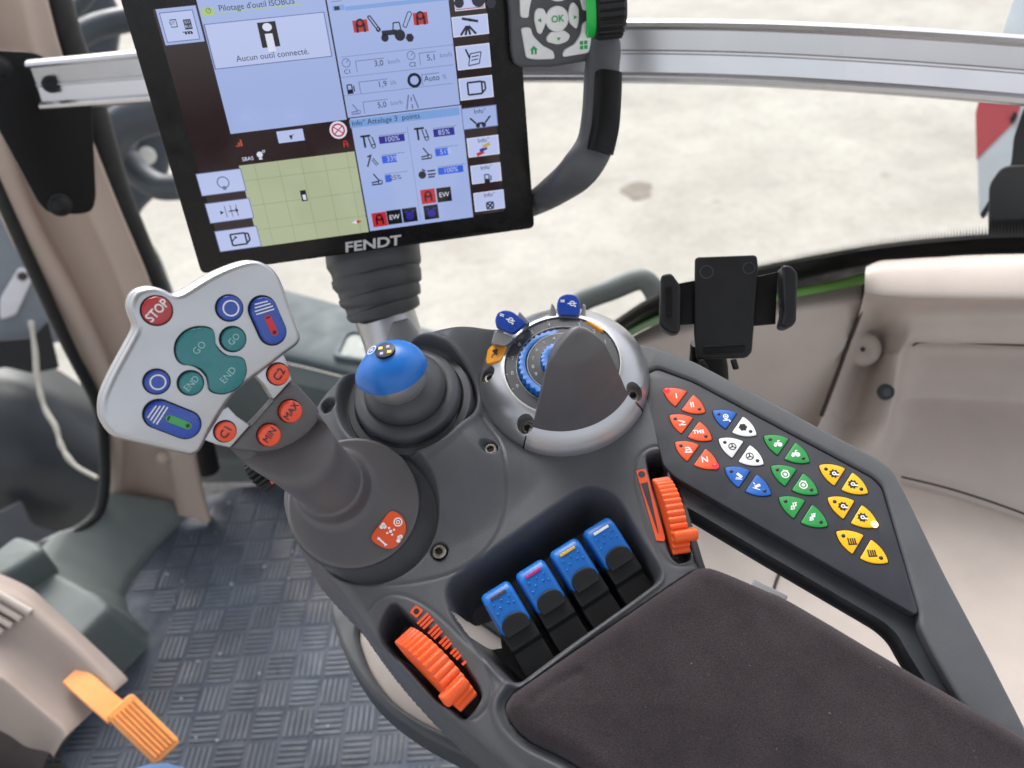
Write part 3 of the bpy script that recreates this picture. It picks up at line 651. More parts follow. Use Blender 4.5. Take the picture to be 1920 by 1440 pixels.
pr += [flat(circ(*J.px(*Y2(z)[0], .0022), .0013, 8), J, .0022) for z in ((1275, 895), (1262, 912), (1285, 910), (1395, 990), (1388, 1015), (1405, 985))]
c1 = J.px(*Y2((1385, 875))[0], .0022); pr += [ringp(c1[0], c1[1], .0024, .0008, J, .0022), ringp(c1[0], c1[1], .0010, .0006, J, .0022)]
a1 = J.px(*Y2((1240, 998))[0], .0022); b1 = J.px(*Y2((1292, 1045))[0], .0022); pr += strokes([(*a1, *b1)], .0010, J, .0022)+[flat(circ(*a1, .0013, 3), J, .00225), flat(circ(*b1, .0013, 3), J, .00225)]
objs('decal_print', pr, MT['white'], dk, smooth=0)

# ================================================================== CROSS-GATE LEVER (blue ball)
cg = thing('ball_lever', K.W(*cL, 0), 'blue and silver ball lever on a stepped rubber boot', 'lever')
Kc = K.sub(cL, 0, 0)
boot = [(.0420, .003), (.0425, .0115), (.0412, .0142), (.0368, .0150), (.0345, .0122), (.0340, .0130), (.0352, .0165), (.0350, .0222), (.0338, .0245), (.0280, .0262), (.0260, .0250), (.0256, .0258), (.0268, .0290), (.0262, .0330), (.0235, .0368), (.0160, .0402), (.0125, .0422), (.0120, .05)]
tl = K.x*.10+K.y*.02
Kb = Fr(K.W(*cL, 0), Kn+tl*.35, y=K.y)
obj('rubber_boot', *lathe(Kb, boot, 64), MT['rubber'], cg, smooth=48)
bc = at(739, 697, .487); _t = toc(739, 694); _p = unit(Kn-_t*(Kn@_t)); bf = Fr(bc, math.cos(math.radians(57))*_t+math.sin(math.radians(57))*_p, x=RGT)
def ball(r, t0, t1, beak, nseg=64, nr=26):
    V = []; F = []
    for i in range(nr+1):
        ph = t0+(t1-t0)*i/nr
        for k in range(nseg):
            q = 2*math.pi*k/nseg; d = np.array([math.cos(q)*math.sin(ph), math.sin(q)*math.sin(ph), math.cos(ph)])
            dq = (q-math.radians(188)+math.pi) % (2*math.pi)-math.pi
            w_ = math.exp(-(dq/.42)**2)*math.sin(ph)**4*max(0, 1-((ph-1.40)/.9)**2)
            V.append(bf.W(*(d[:2]*(r+beak*w_)), d[2]*r*(.88 if d[2] > 0 else .97)))
    for i in range(nr):
        for k in range(nseg): F.append((i*nseg+k, (i+1)*nseg+k, (i+1)*nseg+(k+1) % nseg, i*nseg+(k+1) % nseg))
    if t0 < .1: F.append(tuple(range(nseg)))
    if t1 > 3: F.append(tuple(nr*nseg+k for k in range(nseg))[::-1])
    return V, F
obj('ball_base', *ball(.0208, math.radians(88), math.radians(172), .0016), MT['dsilver'], cg, smooth=170)
cap_ = obj('ball_cap', *ball(.0213, .02, math.radians(92), .0035), MT['blue'], cg, smooth=170)
obj('lever_shaft', *tube([K.W(*cL, .038), bc], .010, 20), MT['rubber'], cg)
# top decal
dn = unit(math.cos(math.radians(46))*_t+math.sin(math.radians(46))*_p+.02*RGT); df = Fr(bc+dn*.0190, dn, x=RGT)
dd = plate('decal', circ(0, 0, .0062, 32), df, -.0006, .0009, MT['matblack'], cap_, .0003)
objs('decal_print', [flat(rect(-.0042, .0008, -.0016, .0030), df, .0010), flat(rect(.0016, -.0028, .0042, -.0008), df, .0010)], MT['yelp'], cap_, smooth=0)
objs('decal_print', [flat(rect(.0006, .0016, .0026, .0034), df, .0010), flat(rect(-.0028, -.0036, -.0008, -.0016), df, .0010)], MT['dblue'], cap_, smooth=0)
dn2 = unit(.55*_t-RGT*.60+UPV*.58); df2 = Fr(bc+dn2*.0207, dn2, x=RGT)
objs('round_mark', [ringp(0, 0, .0030, .0006, df2, .0006, 24)]+strokes([(-.0014, -.001, .0010, .0014), (.001, -.001, -.001, .001)], .0006, df2, .0006), MT['white'], cap_, smooth=0)

# ================================================================== ROTARY CONTROL UNIT
ro = thing('rotary_control', K.W(*cD, 0), 'silver-ringed rotary control with blue dials under a dark palm cover', 'control dial')
D = K.sub(cD, 0, 0)
def dang(px_, py_, h=.012):
    q = D.px(px_, py_, h); return math.atan2(q[1], q[0])
ringm = obj('silver_ring', *lathe(D, [(.0575, -.004), (.0575, .002), (.0568, .0042), (.0530, .0100), (.0470, .0158), (.0415, .0192), (.0395, .0200), (.0382, .0200), (.0376, .0185), (.0376, -.004), (.0575, -.004)], 96), MT['silver'], ro, smooth=60)
def weld(o):
    bm = bmesh.new(); bm.from_mesh(o.data); bmesh.ops.remove_doubles(bm, verts=bm.verts, dist=1e-6); bmesh.ops.recalc_face_normals(bm, faces=bm.faces); bm.to_mesh(o.data); bm.free()
def carve(o, cutters):
    weld(o)
    for c_ in cutters:
        weld(c_); md = o.modifiers.new('b', 'BOOLEAN'); md.object = c_; md.operation = 'DIFFERENCE'; md.solver = 'EXACT'
    bpy.context.view_layer.update(); dg = bpy.context.evaluated_depsgraph_get(); me = bpy.data.meshes.new_from_object(o.evaluated_get(dg)); o.modifiers.clear(); o.data = me
    for c_ in cutters: bpy.data.objects.remove(c_)
    me.shade_smooth(); me.set_sharp_from_angle(angle=math.radians(45))
cuts = []; pockets = []
for pxy in ((919, 706), (989, 798), (1186, 737)):
    c_ = D.px(pxy[0], pxy[1], .0095); rdir = unit(c_); nn = unit(Kn+.15*(K.x*rdir[0]+K.y*rdir[1])); pf_ = Fr(D.W(*c_, .0045), nn, x=K.x*rdir[0]+K.y*rdir[1])
    V, F = lathe(pf_, [(.0058, 0), (.0058, .03)], 32); n_ = len(V); F += [tuple(range(0, n_, 2))[::-1], tuple(range(1, n_, 2))]
    cuts.append(obj('cutter', V, F, MT['dsilver'], ro)); pockets.append(pf_)
carve(ringm, cuts)
for pf_ in pockets: screw(pf_, (0, 0), .0022, .0044, ro)
face_ = obj('dial_face', *lathe(D, [(.0001, .0196), (.0235, .0196), (.0238, .0194), (.0290, .0186), (.0295, .0194), (.0374, .0188)], 72), MT['console2'], ro, smooth=30)
def gear(r0, r1, n, dep):
    o = []
    for k in range(n*4):
        q = 2*math.pi*k/(n*4); rr = r1-(dep if k % 4 in (2, 3) else 0); o.append((rr*math.cos(q), rr*math.sin(q)))
    return [o, circ(0, 0, r0, 64)]
_nl = unit(-RGT*.75-UPV*.65-Kn*((-RGT*.75-UPV*.65)@Kn)); DT = Fr(D.W(0, 0, .0195), Kn-_nl*.13, y=K.y)
plate('outer_dial', gear(.0240, .0288, 40, .0011), DT, -.008, .0012, MT['blue'], ro, .0004, 1)
V, F = lathe(D, [(.0001, .0222), (.0215, .0222), (.0238, .0212), (.0239, .018)], 64); obj('inner_face', V, F, MT['console2'], ro, smooth=30)
plate('inner_dial', gear(.0090, .0142, 26, .0009), DT, .0, .0058, MT['blue'], ro, .0004, 1)
obj('dial_hub', *lathe(D, [(.0001, .026), (.008, .026), (.009, .024), (.009, .02)], 40), MT['console2'], ro, smooth=40)
nums = []
for k, q in enumerate(np.radians([200, 181, 161, 140, 118, 96, 60, 40, 20])):
    f3 = D.sub((.0332*math.cos(q), .0332*math.sin(q)), 0, .0192); nums.append(txt('987654321'[k], .0042, f3, None, None, h=.0002, parts=True))
    f3 = D.sub((.0190*math.cos(q), .0190*math.sin(q)), 0, .0222); nums.append(txt('987654321'[k], .0038, f3, None, None, h=.0002, parts=True))
    nums += strokes([(.0362*math.cos(q), .0362*math.sin(q), .0374*math.cos(q), .0374*math.sin(q))], .0005, D, .0191)
nums.append(ringp(0, 0, .0226, .0004, D, .0224, 60)); nums.append(ringp(0, 0, .0302, .0003, D, .0196, 60))
objs('dial_numerals', nums, MT['gprint'], face_, smooth=0)
# dark palm cover: sector of a dome over the front of the unit
a1, a2 = dang(1008, 792, .010), dang(1192, 752, .010)
if a2 < a1: a2 += 2*math.pi
V = []; F = []; nu, nb, nv = 40, 24, 34; apo = D.px(1083, 614, .080); mm = nu+1+nb
for j in range(nv+1):
    zf = math.sin(j/nv*math.pi/2)**1.0; sec_ = []
    for i in range(nu+1):
        t = a1+(a2-a1)*i/nu; base = .0482*np.array([math.cos(t), math.sin(t)]); u_f = i/nu
        sc_ = (1-.60*zf**1.15)*math.sqrt(max(0, 1-max(0, (zf-.78)/.22)**2)); sec_.append(apo+(base-apo)*sc_*(1.02 if zf < .13 else 1.0))
    l_, r_ = sec_[0], sec_[-1]; ch = r_-l_; bk = np.array([-ch[1], ch[0]])
    for k in range(1, nb+1):
        q = math.pi*k/(nb+1); sec_.append((l_+r_)/2+ch*.5*math.cos(q)+bk*(.18+.30*zf)*math.sin(q))
    V += [D.W(p[0], p[1], .0105+.0695*zf) for p in sec_]
for j in range(nv):
    for i in range(mm): F.append((j*mm+i, j*mm+(i+1) % mm, (j+1)*mm+(i+1) % mm, (j+1)*mm+i))
obj('palm_cover', V, F, MT['grip'], ro, smooth=50)
# silver clamp band in front of the cover
b0, b1 = dang(992, 818, .004), dang(1212, 770, .004)
if b1 < b0: b1 += 2*math.pi
obj('clamp_band', *lathe(D, [(.0584, -.004), (.0584, .0015), (.0566, .0052), (.0525, .0098), (.0495, .0115), (.0478, .0118), (.0478, .004)], 40, b0, b1), MT['dsilver'], ro, smooth=60)
for bb_ in (b0, b1): obj('clamp_gap', *lathe(D, [(.0588, -.003), (.0588, .0016), (.0569, .0056), (.0527, .0102), (.0496, .0119), (.0478, .0120)], 2, bb_-.007, bb_+.007), MT['matblack'], ro, smooth=0)
bm = (b0+b1)/2+.02; f3 = D.sub((.0487*math.cos(bm), .0487*math.sin(bm)), bm, .0119); V, F = box(f3, (-.0022, .0014), (-.0022, .0022), (-.003, .0006), .0003); obj('index_notch', V, F, MT['console2'], ro)
# blue tabs in silver forks
for pts, cpx, ppts in (((325, 195), (350, 125), (410, 100), (480, 115), (530, 150), (618, 215), (490, 318), (340, 255)), (957, 604), 0), (((880, 60), (905, -15), (960, -42), (1035, -40), (1085, 0), (1098, 60), (1085, 160), (895, 152)), (1066, 576), 1):
    tfm = Fr(at(*cpx, .527+(.012 if ppts else 0)), unit(.75*toc(*cpx)+.45*Kn), x=RGT)
    P_ = rnd(tfm.pxs(Y3(*pts)), .003, 4)
    tb = plate('blue_tab', P_, tfm, -.007, .001, MT['dblue'], ro, .0012, 3)
    cc = np.mean(P_, axis=0); an = math.atan2(*(tfm.px(*Y3((520, 215))[0])-tfm.px(*Y3((350, 160))[0]))[::-1]) if not ppts else -.05
    g3 = tfm.sub(cc, an, .0012)
    objs('tab_print', strokes([(-.0058, .0016, -.0030, .0016), (-.0058, .0006, -.0030, .0006), (-.001, -.0006, .0052, -.0002)], .0007, g3, .0001)+[ringp(.0022, -.0004, .0016, .0007, g3, .0002, 10), flat(circ(.0042, -.0022, .0007, 8), g3, .0001)], MT['white'], tb, smooth=0)
    if ppts: fk = [[(810, 150), (835, 30), (860, 60), (885, 170)], [(1095, 170), (1115, 40), (1145, 50), (1140, 190)]]
    else: fk = [[(290, 400), (320, 285), (345, 280), (490, 340), (480, 380), (420, 420)], [(530, 150), (545, 105), (640, 205), (610, 225)]]
    for q in fk: plate('fork_prong', rnd(tfm.pxs(Y3(*q)), .001, 2), tfm, -.012, -.0015, MT['dsilver'], ro, .0008, 2)
for pts, hh in ((((250, 575), (265, 470), (300, 430), (435, 395), (440, 415), (395, 540), (375, 565), (265, 595)), .0165), (((1140, 200), (1160, 195), (1290, 265), (1305, 300), (1280, 290), (1160, 215)), .019)):
    pp = Y3(*pts); c_ = D.px(*np.mean(pp, axis=0), hh); rdir = unit(c_); nn = unit(Kn+.55*(K.x*rdir[0]+K.y*rdir[1])); of = Fr(D.W(*c_, hh), nn, x=RGT)
    ob_ = plate('orange_button', rnd(of.pxs(pp), .0012, 3), of, -.004, .0012, MT['yellowb'], ro, .0008, 2)
    if hh < .018: objs('button_print', [flat(circ(.0002, .0014, .0019, 10), of, .0014), flat(circ(-.0014, .0026, .0012, 8), of, .00145)]+strokes([(-.003, -.0006, .002, -.0010), (-.0022, -.0006, -.003, -.003), (.0006, -.001, .0014, -.0030)], .0008, of, .0014), MT['dark'], ob_, smooth=0)

# ================================================================== KEYPAD PANEL
kp = thing('keypad_panel', K.W(.15, .02, -.03), 'angled dark grey button panel with twenty-four coloured membrane keys', 'control panel')
kout = K.pxs([(1190, 648), (1226, 653), (1302, 681), (1480, 774), (1646, 862), (1672, 882), (1696, 925), (1770, 1078), (1850, 1228), (1952, 1428), (2010, 1540), (1905, 1480), (1600, 1260), (1320, 1075), (1285, 960), (1236, 800), (1195, 700)], -.006)
hole = rnd(K.pxs([(1272, 935), (1300, 948), (1450, 1036), (1662, 1158), (1690, 1183), (1712, 1222), (1778, 1326), (1700, 1312), (1480, 1190), (1310, 1080)], -.006), .006, 4)
plate('panel_frame', [rnd(kout, .006, 4), hole[::-1]], K, -.028, -.008, MT['console2'], kp, .002, 3)
rim = K.pxs([(1192, 646), (1226, 651), (1304, 680), (1480, 773), (1646, 861), (1673, 882), (1697, 926), (1772, 1080), (1852, 1230), (1954, 1430), (2010, 1540), (1915, 1450), (1800, 1318), (1742, 1215), (1722, 1172), (1724, 1150), (1655, 912), (1636, 894), (1300, 715), (1232, 690), (1210, 700)], .0)
plate('panel_rim', rnd(rim, .003, 3), K, -.0085, .0015, MT['console'], kp, .0022, 4)
kpl = K.pxs([(1207, 735), (1211, 703), (1232, 692), (1300, 717), (1635, 896), (1653, 914), (1723, 1147), (1716, 1152), (1268, 896), (1244, 872)], .0)
plate('membrane_plate', rnd(kpl, .003, 4), K, -.0079, 0, MT['keypad'], kp, .0008, 2)
TIPS = [(193, 150, 427, 283), (227, 300, 462, 435), (260, 452, 497, 592), (466, 272, 718, 410), (500, 430, 758, 575), (541, 595, 793, 742), (757, 415, 1013, 560), (798, 585, 1058, 738), (845, 763, 1110, 918), (1068, 580, 1341, 735), (1117, 763, 1397, 922), (1170, 957, 1447, 1120)]
KC = ['oo', 'oo', 'oo', 'bw', 'ww', 'bb', 'gg', 'gg', 'gg', 'yy', 'yy', 'yy']
IC = [('I', 'II'), ('hit', 'TMS'), ('arm', 'N'), ('hook', 'fan'), ('wheel', 'wheel'), ('cyl', 'cyl2'), ('trac', 'trac'), ('gauge', 'gauge'), ('axle', 'axlex'), ('gear', 'gear'), ('gear', 'gearw'), ('spool', 'spool')]
def icon(nm, f, h):
    m_ = .0013; S_ = lambda L_, w_=.55: strokes([tuple(v*m_ for v in q) for q in L_], w_*m_, f, h)
    Dk = lambda x, y, r, n=10: flat(circ(x*m_, y*m_, r*m_, n), f, h)
    Rg = lambda x, y, r, w_=.5: ringp(x*m_, y*m_, r*m_, w_*m_, f, h, 16)
    if nm in ('I', 'II', 'TMS', 'N'): return [txt(nm, .0056 if nm != 'TMS' else .0038, f, None, None, h=h, parts=True, bold=.0001, sx=1)]
    if nm == 'hit': return S_([(-1.8, 1.4, 1.4, .4), (-1.8, -1.2, 1.6, -1.2), (1.4, .4, -.6, -.6)])
    if nm == 'arm': return S_([(-1.8, -1.2, 1.8, -1.2), (-1.2, .2, 1.4, .2), (-1.4, 1.3, .6, 1.3), (.6, 1.3, 1.4, -.6), (-1, -.2, -1, -1.2)], .7)
    if nm == 'hook': return [Rg(0, .9, 1.1, .5), Dk(0, .9, .5)]+S_([(-1.6, -1.2, 1.6, -1.2), (-.6, -.5, .6, -.5), (1.2, -1.9, 2, -1.9)], .6)
    if nm == 'fan': return [Dk(0, 0, .7)]+[Dk(1.25*math.cos(q), 1.25*math.sin(q), .85, 8) for q in np.arange(6)*math.pi/3]
    if nm == 'wheel': return [Rg(0, 0, 1.7, .5), Dk(0, 0, .5)]+S_([(0, 0, 0, 1.6), (0, 0, 1.4, -.8), (0, 0, -1.4, -.8)], .5)
    if nm == 'cyl': return S_([(-1.9, -1.5, 1.2, -1.9), (-1.5, -.7, .4, -1.3)], .4)+S_([(-.7, 1.3, 1.2, -.9)], 1.3)
    if nm == 'cyl2': return S_([(-1.9, -.6, 1.2, -2.0)], .4)+S_([(-.9, -.4, 1.7, .5)], 1.3)+S_([(-1.2, 1.9, -.6, .9)], .4)
    if nm == 'trac': return [Dk(.9, -.5, 1.2), Dk(-1.3, -.8, .8)]+S_([(-1.6, .1, .4, .1)], 1.1)+S_([(.1, .2, .3, 1.6), (.3, 1.6, 1.2, 1.6)], .5)
    if nm == 'gauge': return [Rg(0, 0, 1.7, .55), Dk(0, 0, .8)]+S_([(-.6, 2.2, 1.6, 1.6)], .5)
    if nm in ('axle', 'axlex'): return S_([(-1.7, -1.5, -.5, -1.5), (-1.1, -1.5, -1.1, 0), (-1.1, 0, 1.1, 0), (1.1, 0, 1.1, 1.5), (.5, 1.5, 1.7, 1.5), (0, -1.6, 0, 1.6)]+([(-1.6, -1.6, 1.6, 1.6)] if nm == 'axlex' else []), .5)
    if nm in ('gear', 'gearw'):
        o = []
        for k in range(32): q = 2*math.pi*k/32; rr = (2.3 if k % 4 in (0, 1) else 1.8)*m_; o.append((rr*math.cos(q), rr*math.sin(q)))
        return [flat(o, f, h)]
    if nm == 'spool': return S_([(-1.5, 1.5, -1.5, -1.5), (-.5, 1.2, -.5, -1.2), (.4, 1.2, .4, -1.2), (1.3, 1.2, 1.3, -1.2), (-1.9, -1.6, 1.9, -1.6)], .65)
    return []
kcols = dict(o='ko', b='kb', w='kw', g='kg', y='ky')
for pi_, (t_, cc, icn) in enumerate(zip(TIPS, KC, IC)):
    A_, B_ = K.px(*Z5(t_[:2])[0]), K.px(*Z5(t_[2:])[0]); mid = (A_+B_)/2; ang = math.atan2(*(B_-A_)[::-1]); Lh = .0155; Wm = .0070
    pf_ = K.sub(mid, ang, 0)
    Rr = (Lh*Lh+Wm*Wm)/(2*Wm)
    for side in (0, 1):
        sg = -1 if side == 0 else 1; P_ = []
        xs = .0022+(Lh-.0002-.0022)*np.sin(np.linspace(0, math.pi/2, 14))
        top = [(sg*x, Wm*(1-(x/Lh)**2.3)**.82) for x in xs]; P_ = top+[(sg*(Lh), 0)]+[(x, -y) for x, y in top[::-1]]
        if sg < 0: P_ = P_[::-1]
        P_ = rnd(P_, [.0007 if abs(abs(p[0])-.0022) < 1e-6 else .0002 for p in P_], 2)
        c_ = np.mean(P_, axis=0)
        k = plate('membrane_key', P_, pf_, -.0006, .0007, MT[kcols[cc[side]]], kp, .0004, 2, smooth=60)
        k2 = [np.asarray(p)+unit(np.asarray(p)-c_)*.0005 for p in P_]
        plate('key_outline', k2, pf_, -.0006, .0001, MT['matblack'], k, 0, smooth=0)
        lit = {(0, 0): 'led', (2, 1): 'led', (10, 1): 'ledo'}.get((pi_, side))
        led = obj('indicator', *lathe(pf_.sub((sg*(Lh-.0042), 0), 0, .0007), [(.0001, .0003), (.0010, .0002), (.0014, -.0002)], 14), MT[lit or 'dark'], k, smooth=60) if not lit else obj('indicator', *lathe(pf_.sub((sg*(Lh-.0022), 0), 0, .0007), [(.0001, .0012), (.0012, .0010), (.0021, -.0002)], 18), MT[lit], k, smooth=60)
        base = pf_.sub((sg*.0060, 0), -ang+math.radians(-6), .0007)
        im = 'white' if cc[side] in 'obg' else 'dark'
        ch = icon(icn[side], base, .0001)
        objs('key_symbol', ch, MT[im], k, smooth=0)
        if icn[side].startswith('gear'): objs('key_symbol', [ringp(0, 0, .0009, .0007, base, .0003)]+strokes([(.0004, -.0006, .0026, -.0012)], .0010, base, .0003), MT['white'], k, smooth=0)
        if icn[side] == 'axlex': pass

# ================================================================== TERMINAL MONITOR
def _dirv(p): return unit(ray(*p))
MA = _dirv((1193.6, 3225.6)); MH = _dirv((13791.4, -1422.9)); MH = unit(MH-MA*(MH@MA))
mn = np.cross(MH, -MA);  mn = mn if mn@FWD < 0 else -mn
Mo = Fr(at(620, 210, .585), mn, x=MH)
mo = thing('terminal_monitor', at(700, 520, .62), 'black touchscreen terminal showing tractor data with a key module and grab handle', 'monitor')
hou = Mo.pxs([(206, -60), (376, 516), (1004, 429), (962, -140)])
hou = rnd(hou, .006, 5)
plate('housing', hou, Mo, -.034, -.0005, MT['monback'], mo, .004, 3)
plate('front_glass', rnd(Mo.pxs([(209, -60), (378, 513), (1002, 427), (960, -140)]), .005, 5), Mo, -.002, .0008, MT['bezel'], mo, .0006, 2)
SC = dict(lb=scr('screen_light_blue', (168, 186, 236)), bl2=scr('screen_pale_blue', (192, 204, 246)), hdr=scr('screen_header_blue', (128, 168, 228)), gh=scr('screen_lime', (178, 206, 120)), map=scr('screen_map_green', (180, 190, 156)), mapl=scr('screen_map_line', (140, 158, 110)),
          dk=scr('screen_dark', (40, 24, 26)), ink=scr('screen_ink', (30, 34, 52), .8), gl=scr('screen_grey_line', (110, 122, 168)), red=scr('screen_red', (196, 44, 52)), navy=scr('screen_navy', (44, 40, 148)), blue=scr('screen_blue', (40, 96, 226)), wh=scr('screen_white', (226, 232, 250)), org=scr('screen_orange', (190, 90, 60)), blk=scr('screen_black', (16, 16, 22)), yel=scr('screen_yellow', (200, 170, 70)))
SH = .0009
screen = plate('screen', Mo.pxs([(287, 17), (415, 470), (945, 395), (906, -49)]), Mo, -.0005, SH, SC['dk'], mo, smooth=0)
def sp(zf, p): return Mo.px(*zf(p)[0])
def R2(zf, p, q, col, lay, name='tile', edge=None, r=0):
    a, b_ = sp(zf, p), sp(zf, q); x0, x1 = sorted((a[0], b_[0])); y0, y1 = sorted((a[1], b_[1])); h = SH+.00012*lay
    if edge:
        e = .0006; objs(name+'_border', [flat(rect(x0, y0, x1, y1), Mo, h)], SC[edge], screen, smooth=0); x0 += e; x1 -= e; y0 += e; y1 -= e; h += .00006
    objs(name, [flat(rnd(rect(x0, y0, x1, y1), r, 3) if r else rect(x0, y0, x1, y1), Mo, h)], SC[col], screen, smooth=0); return (x0+x1)/2, (y0+y1)/2
def T2(zf, p, s, size, col, lay=5, ax='LEFT', sx=1): txt(s, size*.77, Mo.sub(sp(zf, p), 0, SH+.00012*lay), SC[col], screen, ax=ax, sx=sx, ext=.00003)
def I2(zf, p, kind, col, lay=5, s=1.0):
    f = Mo.sub(sp(zf, p), 0, SH+.00012*lay); m_ = .001*s; S_ = lambda L_, w_=.5: strokes([tuple(v*m_ for v in q) for q in L_], w_*m_, f, 0)
    Dk = lambda x, y, r, n=12: flat(circ(x*m_, y*m_, r*m_, n), f, 0); Rg = lambda x, y, r, w_=.4: ringp(x*m_, y*m_, r*m_, w_*m_, f, 0)
    g = {
        'tractor': lambda: [Dk(3, -2, 2.3), Dk(-3.4, -2.4, 1.6)]+S_([(-4.4, -.6, 1.8, -.6)], 2.0)+S_([(.4, .2, .9, 3), (.9, 3, 3.4, 3), (3.4, 3, 3.8, 0)], .5)+[Dk(7, -3.4, 1.8, 6)],
        'hitch': lambda: S_([(-2, 3, 1.4, -2.6), (-1, 3.4, 2.4, -2.2), (-2, 3, -1, 3.4), (1.4, -2.6, 2.4, -2.2)], .5)+[Rg(1.7, -2.2, .8)],
        'hitchT': lambda: S_([(-3.4, 2.6, 1, 2.6), (-2, 2.6, -2, -2.4)], .9)+S_([(0, 2, 1, -2.4), (1.6, 2, 2.6, -2)], .5)+[Rg(1.7, -2.2, .8)],
        'joint': lambda: S_([(-2.6, -2.4, -.6, 2), (-2, 2, 0, 2.6)], .7)+S_([(.4, 1.2, 2.4, -2), (-.3, .6, 1.6, -2.4)], .4),
        'arrowb': lambda: S_([(-1, 2.6, 1, -.6), (-2.4, -2.4, 2, -2.4), (-2.4, -1.4, 1.4, -1)], .6)+[Rg(1.6, -1.6, .9)],
        'fuel': lambda: S_([(-1.2, -2.6, -1.2, 2), (1.2, 2, 1.2, -2.6), (-1.2, 2, 1.2, 2), (2.2, 1.4, 2.2, -1.6)], .6)+S_([(-1.2, -1.4, 1.2, -1.4)], 2.2),
        'clock': lambda: [Rg(0, .6, 1.9)]+S_([(0, .6, 1.2, 1.8)], .4),
        'gear': lambda: [Rg(0, 0, 2.6, 1.0), Rg(0, 0, 3.3, .4)],
        'road': lambda: S_([(-2.6, -3, -1, 3), (2.6, -3, 1, 3), (0, -3, 0, -1), (0, .2, 0, 2)], .6),
        'sat': lambda: S_([(-4, 3.6, 4, 1.6)], 1.2)+[Dk(0, 2.6, .8)]+S_([(-5.4, -4, -2, 0), (-3, -4.2, -1.6, 0), (-.6, -4.2, -1.4, 0), (2.4, -4, -1, 0)], 1.1),
        'note': lambda: S_([(-3, -4, -1.6, 1.6), (-1.6, 1.6, 4, 2), (4, 2, 2.6, -3.4), (2.6, -3.4, -3, -4), (-1, 0, 2.6, .4), (-1.4, -1.6, 2.2, -1.2)], .5)+S_([(-3.8, 4, -2, -.6)], .9),
        'term': lambda: S_([(-4.4, -3, -4.4, 3), (-4.4, 3, 3, 3), (3, 3, 3, -3), (3, -3, -4.4, -3), (3, 2.6, 4.6, 2.6), (4.6, 2.6, 4.8, -1), (4.8, -1, 3, -2.6)], .9),
        'vee': lambda: S_([(-5.4, 2.6, -2.4, -.6), (5.4, 2.6, 2.4, -.6)], .9)+[Dk(-1.6, -1.6, 1.2), Dk(1.6, -1.6, 1.2)]+S_([(-1.6, -.6, 1.6, -.6)], 1.0),
        'cross': lambda: [Rg(0, 0, 2, .8)]+S_([(-2, -2, 2, 2), (-2, 2, 2, -2)], .9),
        'pto': lambda: [Dk(-2.6, -.6, 1.8)]+S_([(0, .8, 3.6, .8), (0, -.8, 3.6, -.8), (0, -2, 3, -2), (-2.4, 2, -1, 1)], .7),
        'arc': lambda: [Rg(0, 0, 2.8, .6), Dk(0, -2.8, 1.1)],
        'lanes': lambda: S_([(-2.8, 3, -2.8, -3), (0, 3, 0, -3), (2.8, 3, 2.8, -3)], .3)+S_([(-1.4, 0, 3.2, 0), (2.2, .9, 3.2, 0), (2.2, -.9, 3.2, 0)], .6)+[flat(circ(-5*m_, -.2*m_, 1.2*m_, 3), f, 0)],
        'arrowx': lambda: S_([(-2, -1.6, 1.6, 1.6), (.4, 1.6, 1.6, 1.6), (1.6, .4, 1.6, 1.6)], .7),
        'dish': lambda: S_([(-1, -2.4, 1, -2.4), (0, -2.4, 0, -1)], .8)+[Dk(0, 0, 1.7, 10)]+S_([(1.6, 1, 2.4, 2.4), (2.4, .6, 3.4, 2.2)], .4),
        'trailer': lambda: S_([(-3.6, -2, 3.4, -2)], .6)+[Dk(-1.2, -3, .9), Dk(1, -3, .9), Dk(3, -3, .9)],
        'wheelx': lambda: [Rg(0, 0, 2.6, .7)]+S_([(-2, -1.6, 2, 1.6), (-2, 1.6, 2, -1.6)], .5),
        'lock': lambda: S_([(-1.6, -2.6, -1.6, 1), (1.6, -2.6, 1.6, 1)], 1.0)+[Rg(0, 1.2, 1.4, .9)],
        'paw': lambda: [Dk(0, -.6, 2.2), Dk(-1.8, 1.9, .8), Dk(1.8, 1.9, .8)],
    }[kind]()
    objs('icon', g, SC[col], screen, smooth=0)
# left upper window
R2(Z1, (150, 50), (415, 222), 'lb', 1, 'tab_tile'); R2(Z1, (168, 68), (392, 212), 'bl2', 2, 'tab_key', 'gl')
R2(Z1, (225, 105), (272, 145), 'ink', 4, 'terminal_symbol', None); R2(Z1, (229, 110), (267, 141), 'bl2', 5, 'terminal_symbol'); T2(Z1, (242, 125), 'UT', .0038, 'ink', 6, 'CENTER'); R2(Z1, (297, 105), (352, 155), 'ink', 4, 'implement_symbol')
T2(Z1, (322, 118), 'ISO', .0034, 'bl2', 6, 'CENTER'); T2(Z1, (328, 141), 'BUS', .0034, 'bl2', 6, 'CENTER'); I2(Z1, (318, 155), 'trailer', 'ink', 5, .9)
a = sp(Z1, (555, 722)); b_ = sp(Z1, (1180, 640)); tt = sp(Z1, (730, 0))
objs('window_tile', [flat([(a[0], a[1]), (b_[0], a[1]+.0004), (b_[0], tt[1]+.012), (a[0], tt[1]+.012)], Mo, SH+.00008)], SC['lb'], screen, smooth=0)
R2(Z1, (395, 45), (470, 82), 'gh', 3, 'header_tile'); R2(Z1, (488, 65), (940, 24), 'gh', 3, 'header_bar'); T2(Z1, (490, 46), "Pilotage d'outil ISOBUS", .0070, 'ink', 5); I2(Z1, (437, 60), 'clock', 'ink', 5, .8)
R2(Z1, (470, 375), (1060, 62), 'gl', 3, 'popup_frame'); R2(Z1, (476, 369), (1055, 67), 'bl2', 4, 'popup_window')
